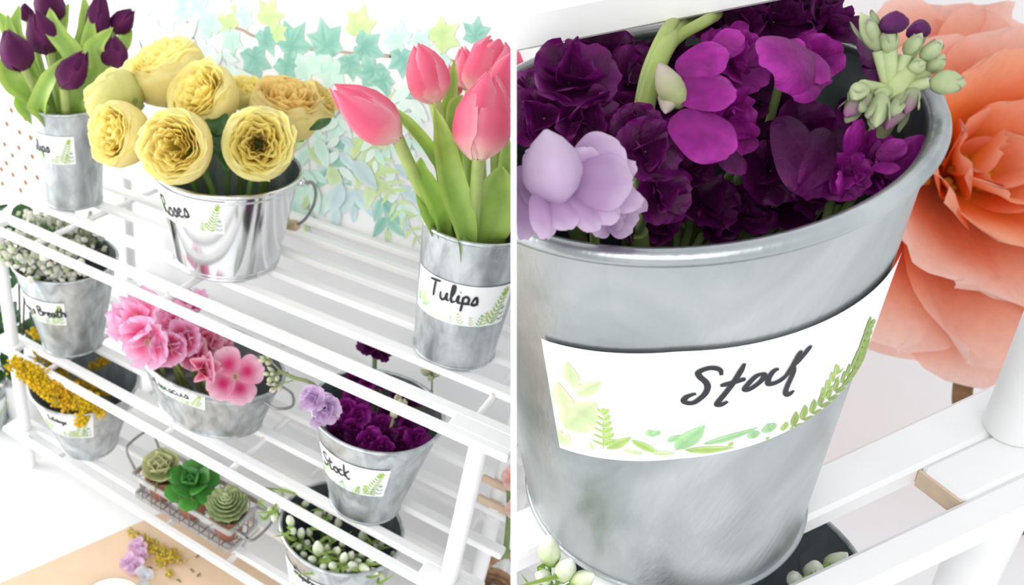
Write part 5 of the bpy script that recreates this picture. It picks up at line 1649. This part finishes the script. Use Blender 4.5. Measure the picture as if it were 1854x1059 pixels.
for k in range(len(path) - 1):
    (x0, y0), (x1, y1) = path[k], path[k + 1]
    for f in (0.0, .5):
        x, y = x0 + (x1 - x0) * f, y0 + (y1 - y0) * f
        sc = 1 - .07 * k
        L3 += [(x, y, x + 10 * sc, y - 78 * sc, .16, OL), (x, y, x + 58 * sc, y - 22 * sc, .18, OL)]
for k in range(4):
    L3 += [(1450 + k * 22, 380 - k * 38, 1440 + k * 22, 330 - k * 38, .15, PG2), (1450 + k * 22, 380 - k * 38, 1490 + k * 20, 350 - k * 40, .15, PG2)]
printpart(L3, 'fern_border_print')

# slatted stand carrying the large bucket
EX = nrm(RM.T @ np.array([0.91753, -0.39366, 0.05630])); GY = np.cross(AX, EX)
kk = KB / .92
stand = thing('bucket_stand', BASE - AX * .3 + GY * -.2, 'white slatted wooden stand under the large Stock bucket', 'stand')
def sbar(name, e, g, a, mat='white_paint', bev=.02, **kw):
    m = MB(); xbox(m, BASE, EX, GY, AX, e, g, a, bev)
    return m.build(name, mat, stand, smooth=False, **kw)
TH = .14
sbar('front_rail', (-2.2 * kk, 2.3 * kk), (-1.0 * kk, -.825 * kk), (-TH, -.001))
sbar('slat', (-1.6 * kk, 2.3 * kk), (-.565 * kk, -.30 * kk), (-TH, -.001))
def deck_g(px, py):
    v = ray(px, py); q_ = CAM + v * (((BASE - CAM) @ AX) / (v @ AX)); return (q_ - BASE) @ GY
sbar('short_slat', (-2.2 * kk, .1 * kk), (deck_g(955, 1003), deck_g(955, 915)), (-TH, -.001))
sbar('end_board', (1.285 * kk, 2.3 * kk), (-.825 * kk, -.565 * kk), (-TH + .004, -.004))
sbar('bare_end', (1.27 * kk, 1.285 * kk), (-.82 * kk, -.57 * kk), (-TH, -.02), 'raw_wood', .002, label='unpainted tan board end')
m = MB()
pb = BASE + EX * (1.87 * kk) + GY * (-.60 * kk)
lathe(m, pb, np.array([EX, GY, AX]), [(.112, 0), (.126, .03), (.126, 3.2)], 32, close_start=True, close_end=True); m.build('post', 'white_paint', stand)
pb2 = BASE + EX * (1.78 * kk) + GY * (-.72 * kk) - AX * TH
down = np.array([0, 0, -1.0])
m = MB(); hgt = (pb2[2] - FLOOR)
P = np.array([pb2, pb2 + (-AX) * ((hgt - .06) / AX[2])])
tube(m, P, .126, 28); m.build('leg', 'white_paint', stand)
pb4 = BASE + EX * (-.45 * kk) + GY * (-.90 * kk) - AX * TH
# upper board crossing above the flowers
v1, v2 = ray(935, 95), ray(1425, 0)
H = 2.93 * kk; nn = nrm(np.cross(v1, v2))
Gg = -((BASE + H * AX - CAM) @ nn) / (GY @ nn)
c0 = BASE + H * AX + GY * Gg
def on_plane(v):
    return CAM + v * (((c0 - CAM) @ AX) / (v @ AX))
A0, A1 = on_plane(v1), on_plane(v2)
dE = nrm(A1 - A0); dG = nrm(np.cross(AX, dE))
if dG @ (CAM - c0) > 0: dG = -dG           # dG away from the viewer
ub = MB()
m = MB(); xbox(m, A0, dE, dG, AX, (-.06, 2.5), (-.004, .19), (0, .15), .012)
m.build('upper_rail', 'white_paint', stand, smooth=False)
m = MB(); xbox(m, A0, dE, dG, AX, (-.02, 2.5), (.25, .47), (0, .15), .012); m.build('upper_slat', 'white_paint', stand, smooth=False)
m = MB(); xbox(m, A0, dE, dG, AX, (-.02, 2.5), (.54, .86), (0, .15), .012); m.build('upper_slat', 'white_paint', stand, smooth=False)

# ------------------------------------------------------------------ the large stock flowers
DB = dep(RIMC)
RB = lambda dx, dy, f=.35: cb.b + cb.ax * (cb.h * f) + (cb.rt * dx - cb.fr * dy) * DS
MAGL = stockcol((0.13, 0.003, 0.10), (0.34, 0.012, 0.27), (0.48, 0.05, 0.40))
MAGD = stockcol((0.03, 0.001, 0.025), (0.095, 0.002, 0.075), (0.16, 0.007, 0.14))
LILL = stockcol((0.38, 0.20, 0.42), (0.60, 0.43, 0.63), (0.76, 0.63, 0.78))
def bpetal(u, v): pass
def big_floret(t, px, py, L, dd, ax, colf, seed, n=4, extra=4, tilt=.2, W=.74, mat='velvet_petal', curl=.3, ruff=.085):
    rng = np.random.default_rng(seed)
    D = DB + dd * DS
    o = at_d(px, py, D); Lu = L / F * D
    fr = frame(cdir(*ax), rng.random() * 6)
    m = MB(); bud_mesh(m, o - fr[2] * Lu * .5, fr[2], Lu * .55, Lu * .12, (0.24, 0.30, 0.10), (0.30, 0.22, 0.18), 9, rng)
    cx = m.build('floret', 'bud', t)
    for k in range(n + extra):
        inner = k >= n
        G, C = fan_petal(o, fr, 6.283 * k * (1 if not inner else 1.31) / n + rng.normal() * .18, Lu * (.62 if inner else 1) * (1 + .08 * rng.normal()), Lu * W * (.85 if inner else 1), tilt + (.65 if inner else 0) + .15 * rng.normal(), .35 + .15 * inner, curl, ruff + .05 * inner, 2.0, rng, colf, 15, 13, notch=.06)
        m = MB(); m.grid(G, C); m.build('petal', mat, cx)
    return o - fr[2] * Lu * .45
def stock_big(label, fl, root, mat='velvet_petal', **kw):
    t = thing('stock_stem', root, label, 'flower', 'stock stems in the large bucket')
    ends = [big_floret(t, *f, mat=mat, **kw) for f in fl]
    c = np.mean(ends, 0) * .75 + np.asarray(root) * .25
    m = MB(); tube(m, catmull([c, (c + root) / 2 + .03, root], 6), .035, 10, (.24, .32, .10)); m.build('stem', 'leaf', t)
    for e in ends:
        m = MB(); tube(m, catmull([e, (e + c) / 2 - AX * .03, c], 5), .016, 7, (.26, .34, .12)); m.build('pedicel', 'leaf', t)
    return t
def single_petals(t, lst, mat='velvet_petal'):
    """separate broad petals placed one by one: base pixel, tip pixel, width ratio, depth, facing, colours"""
    for i, (x0, y0, x1, y1, w, dd, cf, bend) in enumerate(lst):
        rng = np.random.default_rng(int(x0 * 3 + y1))
        A, B = at_d(x0, y0, DB + dd * DS), at_d(x1, y1, DB + dd * DS - .05)
        d = nrm(B - A); L = np.linalg.norm(B - A)
        face = nrm(np.cross(d, np.cross(cdir(.1, -.35, -1), d)))
        fr = np.array([d, np.cross(face, d), face])
        G, C = fan_petal(A, fr, 0.0, L, L * w, bend, -bend * 1.1, .18, .035, 1.6, rng, cf, 17, 15, notch=.03, base=.25, shape=.5)
        m = MB(); m.grid(G, C); m.build('petal', mat, t)
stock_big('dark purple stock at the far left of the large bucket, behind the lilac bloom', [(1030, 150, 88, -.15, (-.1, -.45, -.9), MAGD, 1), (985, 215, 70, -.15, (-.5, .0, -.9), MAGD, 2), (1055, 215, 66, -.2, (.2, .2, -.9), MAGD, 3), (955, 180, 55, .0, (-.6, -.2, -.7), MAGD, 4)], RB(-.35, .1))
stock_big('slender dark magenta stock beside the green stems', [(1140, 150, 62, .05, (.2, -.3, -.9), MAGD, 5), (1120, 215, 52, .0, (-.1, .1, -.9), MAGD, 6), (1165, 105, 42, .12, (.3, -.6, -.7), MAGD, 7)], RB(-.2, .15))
t = stock_big('bright magenta stock hanging in the centre with rounded petals', [(1320, 110, 70, .0, (.1, -.2, -1), MAGL, 8), (1310, 225, 64, -.1, (.3, .3, -.9), MAGL, 9)], RB(.02, .15))
single_petals(t, [(1225, 130, 1320, 95, .42, -.32, MAGL, .25), (1225, 165, 1335, 175, .45, -.36, MAGL, .3), (1225, 205, 1320, 290, .50, -.42, MAGL, .3), (1300, 265, 1345, 320, .4, -.3, MAGD, .2), (1290, 100, 1345, 60, .5, -.2, MAGL, .2)])
m = MB(); bud_mesh(m, at_d(1232, 195, DB - .30), cdir(-.55, -.75, -.3), .175, .044, (0.36, 0.42, 0.16), (0.42, 0.34, 0.32), 10, rng); m.build('calyx', 'bud', t)
m = MB(); bud_mesh(m, at_d(1222, 150, DB - .27), cdir(-.35, .7, -.3), .14, .037, (0.40, 0.44, 0.20), (0.46, 0.36, 0.36), 10, rng); m.build('calyx', 'bud', t)
t = stock_big('rounded magenta stock bloom near the top with folded petals', [(1440, 120, 66, -.1, (.1, .1, -1), MAGL, 10)], RB(.2, .2), tilt=.7)
single_petals(t, [(1470, 95, 1365, 140, .48, -.30, MAGL, .5), (1440, 85, 1490, 160, .42, -.26, MAGL, .4), (1480, 130, 1410, 175, .4, -.28, MAGL, .4), (1400, 90, 1460, 90, .5, -.24, MAGL, .3)])
stock_big('darkest purple stock tucked under the upper rail', [(1400, 40, 80, .1, (0, -.4, -.9), MAGD, 11), (1310, 45, 70, .12, (-.2, -.4, -.9), MAGD, 12), (1490, 50, 62, .05, (.3, -.3, -.9), MAGD, 13), (1475, 20, 50, .1, (.2, -.6, -.7), MAGD, 14)], RB(.15, .3))
t = stock_big('dark wine stock in the middle right, below the rounded bloom', [(1440, 260, 84, -.05, (.0, -.1, -1), MAGD, 15), (1395, 310, 62, -.05, (-.3, .2, -.9), MAGD, 16), (1475, 330, 66, -.15, (.1, .4, -.9), MAGD, 17), (1330, 170, 70, .15, (0, 0, -1), MAGD, 18)], RB(.2, .0))
single_petals(t, [(1420, 210, 1465, 370, .32, -.30, MAGD, .25), (1500, 235, 1440, 350, .25, -.30, MAGD, .3)])
t = stock_big('bright magenta stock leaning on the right rim below the pale buds', [(1565, 300, 66, -.25, (.2, -.1, -1), MAGL, 19), (1520, 320, 50, -.28, (-.3, .2, -.9), MAGL, 20), (1592, 306, 44, -.30, (.3, .0, -.9), MAGL, 21)], RB(.45, -.05))
single_petals(t, [(1545, 280, 1545, 215, .48, -.42, MAGL, .3), (1590, 290, 1640, 255, .40, -.40, MAGL, .2), (1610, 325, 1675, 245, .32, -.38, MAGL, .2), (1580, 300, 1630, 310, .42, -.44, MAGL, .3), (1530, 350, 1510, 320, .45, -.46, MAGL, .3)])
# lilac bloom on the left rim
t = stock_big('pale lilac stock bloom resting on the left front rim of the large bucket', [(1095, 372, 62, -.50, (.35, .35, -.9), LILL, 22)], RB(-.3, -.2), mat='petal', extra=7)
single_petals(t, [(1042, 318, 1128, 262, .58, -.60, LILL, .25), (1036, 325, 1148, 335, .60, -.68, LILL, .35), (1035, 345, 1120, 405, .36, -.68, LILL, .3), (1030, 355, 1080, 425, .30, -.70, LILL, .3), (1060, 345, 1165, 375, .32, -.60, LILL, .3), (1055, 330, 1155, 300, .34, -.58, LILL, .2), (1000, 360, 1030, 420, .45, -.72, LILL, .2), (975, 350, 985, 440, .28, -.72, LILL, .3)], 'petal')
m = MB(); bud_mesh(m, at_d(1012, 368, DB - .62), cdir(-.28, -1, -.25), .22, .084, (0.62, 0.47, 0.65), (0.72, 0.60, 0.75), 18, rng, .12, 14); m.build('closed_petal', 'petal', t)
single_petals(t, [(1030, 340, 965, 275, .55, -.64, LILL, .35), (1045, 335, 1060, 262, .5, -.6, LILL, .3)], 'petal')
t2 = thing('stock_stem', RB(-.5, -.2), 'second lilac stock bloom half hidden by the divider board', 'flower', 'stock stems in the large bucket')
single_petals(t2, [(948, 300, 958, 380, .35, -.55, LILL, .2), (950, 330, 946, 440, .25, -.58, LILL, .2), (960, 310, 952, 270, .4, -.5, LILL, .2)], 'petal')
m = MB(); tube(m, catmull([at_d(955, 335, DB - .5), RB(-.45, -.2, .7), RB(-.5, -.2)], 6), .02, 7, (.3, .36, .14)); m.build('stem', 'leaf', t2)
stock_big('dark wine stock low in front of the green stems', [(1168, 275, 62, -.36, (.0, .1, -1), MAGD, 401), (1190, 350, 58, -.32, (.1, .2, -1), MAGD, 402), (1150, 235, 48, -.28, (-.3, -.1, -.9), MAGD, 403)], RB(-.12, .0))
# dark florets filling the bucket
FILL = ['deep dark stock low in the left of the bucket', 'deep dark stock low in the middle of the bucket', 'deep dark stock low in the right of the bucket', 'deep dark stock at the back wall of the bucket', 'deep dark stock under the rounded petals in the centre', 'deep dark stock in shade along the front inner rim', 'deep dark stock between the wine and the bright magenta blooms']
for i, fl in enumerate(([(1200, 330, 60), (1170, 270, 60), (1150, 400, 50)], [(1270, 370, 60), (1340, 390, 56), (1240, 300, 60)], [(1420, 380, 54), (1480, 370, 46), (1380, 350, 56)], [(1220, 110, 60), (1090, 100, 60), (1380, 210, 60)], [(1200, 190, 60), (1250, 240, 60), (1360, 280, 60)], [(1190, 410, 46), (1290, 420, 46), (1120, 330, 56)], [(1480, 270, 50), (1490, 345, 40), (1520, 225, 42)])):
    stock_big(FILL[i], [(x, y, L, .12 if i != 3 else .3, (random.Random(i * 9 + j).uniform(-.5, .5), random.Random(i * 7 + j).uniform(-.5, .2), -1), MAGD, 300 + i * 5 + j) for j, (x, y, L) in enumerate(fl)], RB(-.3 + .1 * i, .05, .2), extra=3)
# green stems crossing on the left
st = thing('stock_stem', RB(-.1, .05), 'bare pale green stock stems arching up under the rail', 'flower', 'stock stems in the large bucket')
for pts, r in (([(1165, 235), (1172, 175), (1200, 95), (1238, 48), (1300, 22)], .032), ([(1158, 210), (1175, 130), (1205, 62), (1230, 30)], .026), ([(1172, 160), (1200, 150), (1222, 148)], .022), ([(1185, 120), (1225, 70), (1275, 40), (1300, 26)], .022)):
    Q = catmull([at_d(x, y, DB - .12 - .06 * (r > .03) + (.45 if j >= 4 else (.2 if j == 3 else 0))) for j, (x, y) in enumerate(pts)], 8)
    if r > .025: Q = np.concatenate([[RB(-.1, .05)], Q])
    m = MB(); tube(m, Q, r, 12, lerp((.20, .27, .05), (.42, .50, .16), np.linspace(0, 1, len(Q)))); m.build('stem', 'leaf', st)
# pale bud cluster on the right
bt = thing('stock_stem', RB(.5, .05), 'grey-green cluster of stock buds with purple tips above the right rim', 'flower', 'stock stems in the large bucket')
gc0, gc1 = (0.35, 0.42, 0.22), (0.34, 0.30, 0.22)
BUDS = [((1592, 92), (1560, 26), 13, 'g'), ((1612, 98), (1608, 50), 12, 'g'), ((1612, 62), (1622, 22), 20, 'p'), ((1668, 62), (1658, 46), 16, 'p'), ((1640, 100), (1668, 62), 12, 'g'), ((1668, 108), (1704, 74), 13, 'g'), ((1678, 132), (1708, 100), 14, 'g'), ((1650, 130), (1672, 112), 12, 'g'), ((1682, 150), (1746, 152), 20, 'g'), ((1570, 170), (1532, 210), 16, 'gp'), ((1560, 155), (1548, 180), 14, 'g'), ((1596, 170), (1586, 228), 15, 'g'), ((1640, 165), (1605, 232), 16, 'gp'), ((1655, 160), (1640, 205), 12, 'gp')]
hub = (1612, 165)
for i, (b, e, rr, kd) in enumerate(BUDS):
    dd = -.42 - .02 * (i % 3)
    A, B = at_d(*b, DB + dd), at_d(*e, DB + dd - .04)
    c0_, c1_ = (gc0, (0.46, 0.52, 0.30)) if kd == 'g' else (((0.05, .003, .05), (0.11, .01, .10)) if kd == 'p' else (gc0, (0.24, 0.06, 0.20)))
    m = MB(); L = np.linalg.norm(B - A)
    fr = frame(B - A)
    bud_mesh(m, A, B - A, L * 1.05, rr / F * (DB + dd) * 1.12, c0_, c1_, 16, np.random.default_rng(i), .09, 14)
    bo_ = m.build('bud', 'bud', bt)
    for s in range(3):       # overlapping sepals
        an = 2.09 * s + i
        G, C = fan_petal(A, fr, an, L * .98, rr / F * DB * .62, 1.05, .42, -.05, .0, 1, np.random.default_rng(i * 3 + s), lambda u, v, g: lerp(lerp((0.42, 0.49, 0.28), (0.31, 0.38, 0.20), np.abs(u)), (0.20, 0.08, 0.18), np.clip((v - .88) * 8, 0, 1) * .8), 7, 9)
        if kd != 'p':
            m = MB(); m.grid(G, C); m.build('sepal', 'bud', bo_)
    Q = catmull([A, (A + at_d(*hub, DB - .40)) / 2 + AX * .0, at_d(*hub, DB - .40)], 5)
    m = MB(); tube(m, Q, .019, 8, lerp((0.44, .52, .28), (0.50, 0.58, 0.26), np.linspace(0, 1, len(Q)))); m.build('pedicel', 'bud', bt)
Q = catmull([at_d(1645, 125, DB - .42), at_d(1622, 160, DB - .42), at_d(1600, 200, DB - .36), at_d(1585, 250, DB - .2), RB(.5, .05, .7), RB(.5, .05)], 6)
m = MB(); tube(m, Q, .032, 10, (0.46, 0.54, 0.26)); m.build('stem', 'bud', bt)
single_petals(bt, [(1590, 105, 1548, 92, .5, -.10, MAGD, .2), (1600, 130, 1570, 145, .5, -.12, MAGD, .2), (1640, 150, 1690, 150, .4, -.2, MAGD, .2)])

# ------------------------------------------------------------------ giant coral peony behind
PD = 7.4
def peocol(c0, c1, c2):
    def f(u, v, rng):
        return lerp(lerp(c0, c1, np.clip(v * 1.5, 0, 1)), c2, np.clip((v - .55) * 1.9 + .25 * np.abs(u) * v, 0, 1))
    return f
def peony(px, py, R, D, axis, label, seed, rings, root):
    rng = np.random.default_rng(seed)
    o = at_d(px, py, D); Ru = R / F * D
    fr = frame(axis, .4)
    t = thing('coral_peony', root, label, 'flower')
    for q, (n, L, tilt, cup, z) in enumerate(rings):
        cf = peocol((0.90, 0.20, 0.04), (0.94, 0.40, 0.22), (0.95, 0.68, 0.60)) if q < 3 else peocol((0.93, 0.42, 0.03), (0.93, 0.24, 0.06), (0.94, 0.50, 0.34))
        for k in range(n):
            G, C = fan_petal(o + fr[2] * Ru * z, fr, 6.283 * k / n + q * .45 + rng.normal() * .12, Ru * L * (1 + .08 * rng.normal()), Ru * L * .46, tilt + rng.normal() * .08, cup, .35, .05, 1.8, rng, cf, 11, 10)
            m = MB(); m.grid(G, C); m.build('petal', 'petal', t)
    m = MB()
    for k in range(40):
        p = o + fr[2] * Ru * (.14 + .05 * rng.random()) + Ru * .13 * (rng.normal() * fr[0] + rng.normal() * fr[1]); ball(m, p, Ru * .028, (0.90, 0.55, 0.06), rng, .2)
    m.build('stamens', 'petal', t, kind='stuff')
    Q = catmull([o - fr[2] * Ru * .05, at_d(1738, 600, D + .12), at_d(1744, 680, D + .12), at_d(1752, 770, D + .12), root], 8)
    m = MB(); tube(m, Q, .075, 12); m.build('stem', 'brown_stem', t)
RG = [(8, 1.12, -.12, .25, -.02), (8, 1.0, .08, .30, 0), (7, .84, .30, .32, .02), (7, .66, .55, .35, .04), (6, .46, .8, .35, .06), (5, .30, 1.05, .3, .08)]
pc = at_d(1722, 320, PD)
peony(1705, 322, 350, PD, cdir(.05, -.15, -1), 'giant coral and pink peony behind the large bucket', 5, RG, at_z(1850, 960, FLOOR))
# blurry objects low behind the stand
gz = at_d(1790, 720, 6.6)
t = thing('grey_jug', at_d(1784, 800, 6.3), 'dark grey jug half hidden behind the white post', 'jug')
m = MB(); b_ = at_d(1784, 800, 6.3); lathe(m, b_, np.eye(3), [(.12, 0), (.16, .06), (.17, .27), (.12, .51), (.085, .60), (.10, .66), (.08, .66), (.066, .60), (.001, .36)], 28, close_start=True); m.build('jug_body', 'band_metal', t)
m = MB(); tube(m, catmull([b_ + [.11, -.03, .51], b_ + [.25, -.06, .48], b_ + [.28, -.06, .27], b_ + [.16, -.03, .18]], 6), .018, 8); m.build('jug_handle', 'band_metal', t)

# ------------------------------------------------------------------ bucket of buds under the stand
uc = Cone(BASE + (EX * .05 + GY * (-.45) - AX * 1.55) * DS, .55 * DS, .78 * DS, 1.15 * DS, AX)
ub_ = pot_thing(uc, 'flower_bucket', 'shaded bucket of white buds below the large Stock bucket', 'bucket')
for o in list(ub_.children): cut(o)
for oo in list(ub_.children_recursive):
    pass
DU = dep(uc.b + uc.ax * uc.h)
snap('blurred white-green buds at the lower left of the large bucket', [(995, 1000, 46, -.35, (-.1, -1, -.3)), (1022, 1035, 42, -.4, (.2, -.8, -.5)), (985, 1045, 34, -.35, (-.4, -.5, -.6)), (1052, 1050, 36, -.45, (.5, -.5, -.6))], uc.b + uc.ax * .3, 71, 'white buds below the large bucket', DU)
snap('blurred white-green buds at the lower right of the large bucket', [(1475, 1040, 42, -.2, (-.2, -.9, -.4)), (1512, 1022, 40, -.2, (.4, -.8, -.4)), (1500, 1050, 34, -.25, (.1, -.5, -.8)), (1440, 1050, 34, -.2, (-.5, -.6, -.6))], uc.b + uc.ax * .3 + uc.rt * .1, 72, 'white buds below the large bucket', DU)

# coral petals peeking out by the rear leg of the shelf
t = thing('coral_blossom', at_d(915, 960, 5.6), 'small coral blossom peeking out behind the right leg of the shelf', 'flower')
for j, (x, y, L) in enumerate(((932, 868, 27), (934, 922, 22))):
    o = at_d(x, y, 5.5); rngc = np.random.default_rng(j); m = MB()
    for k in range(6):
        G, C = fan_petal(o, frame(cdir(-.3, -.2, -1)), 6.283 * k / 6, L / F * 5.5, L / F * 5.5 * .5, .3, .3, .2, .06, 2, rngc, peocol((.90, .42, .32), (.93, .58, .5), (.94, .68, .62)), 7, 7); m.grid(G, C)
    m.build('floret', 'petal', t)
m = MB(); tube(m, catmull([at_d(922, 868, 5.52), at_d(922, 930, 5.56), at_d(915, 1010, 5.6)], 5), .02, 7, (.2, .3, .1)); m.build('stem', 'leaf', t)

# nothing of the right-hand display reaches past the divider board
for root in [o for o in scene.objects if o.parent is None]:
    lb = root.get('label', '')
    if root is stand or root.get('group', '') in ('stock stems in the large bucket', 'white buds below the large bucket'):
        for ob in list(root.children_recursive):
            if ob.type != 'MESH': continue
            co = np.empty(len(ob.data.vertices) * 3); ob.data.vertices.foreach_get('co', co)
            sdist = (co.reshape(-1, 3) + WL[ob] - wm(CUTP)) @ CUTN
            if sdist.min() < 0 < sdist.max(): cut(ob)
            elif sdist.max() <= 0: print('behind divider', root.name, ob.name)

# the coral blossom and the jute basket stop at the divider on their side
import bmesh
pl_co = CAM - CUTN * th
for root in [o for o in scene.objects if o.parent is None and o.name.split('.')[0] in ('coral_blossom', 'jute_basket')]:
    for ob in root.children_recursive:
        bm = bmesh.new(); bm.from_mesh(ob.data)
        bmesh.ops.bisect_plane(bm, geom=bm.verts[:] + bm.edges[:] + bm.faces[:], plane_co=Vector(wm(pl_co) - WL[ob]), plane_no=Vector(CUTN), clear_outer=True)
        bm.to_mesh(ob.data); bm.free()
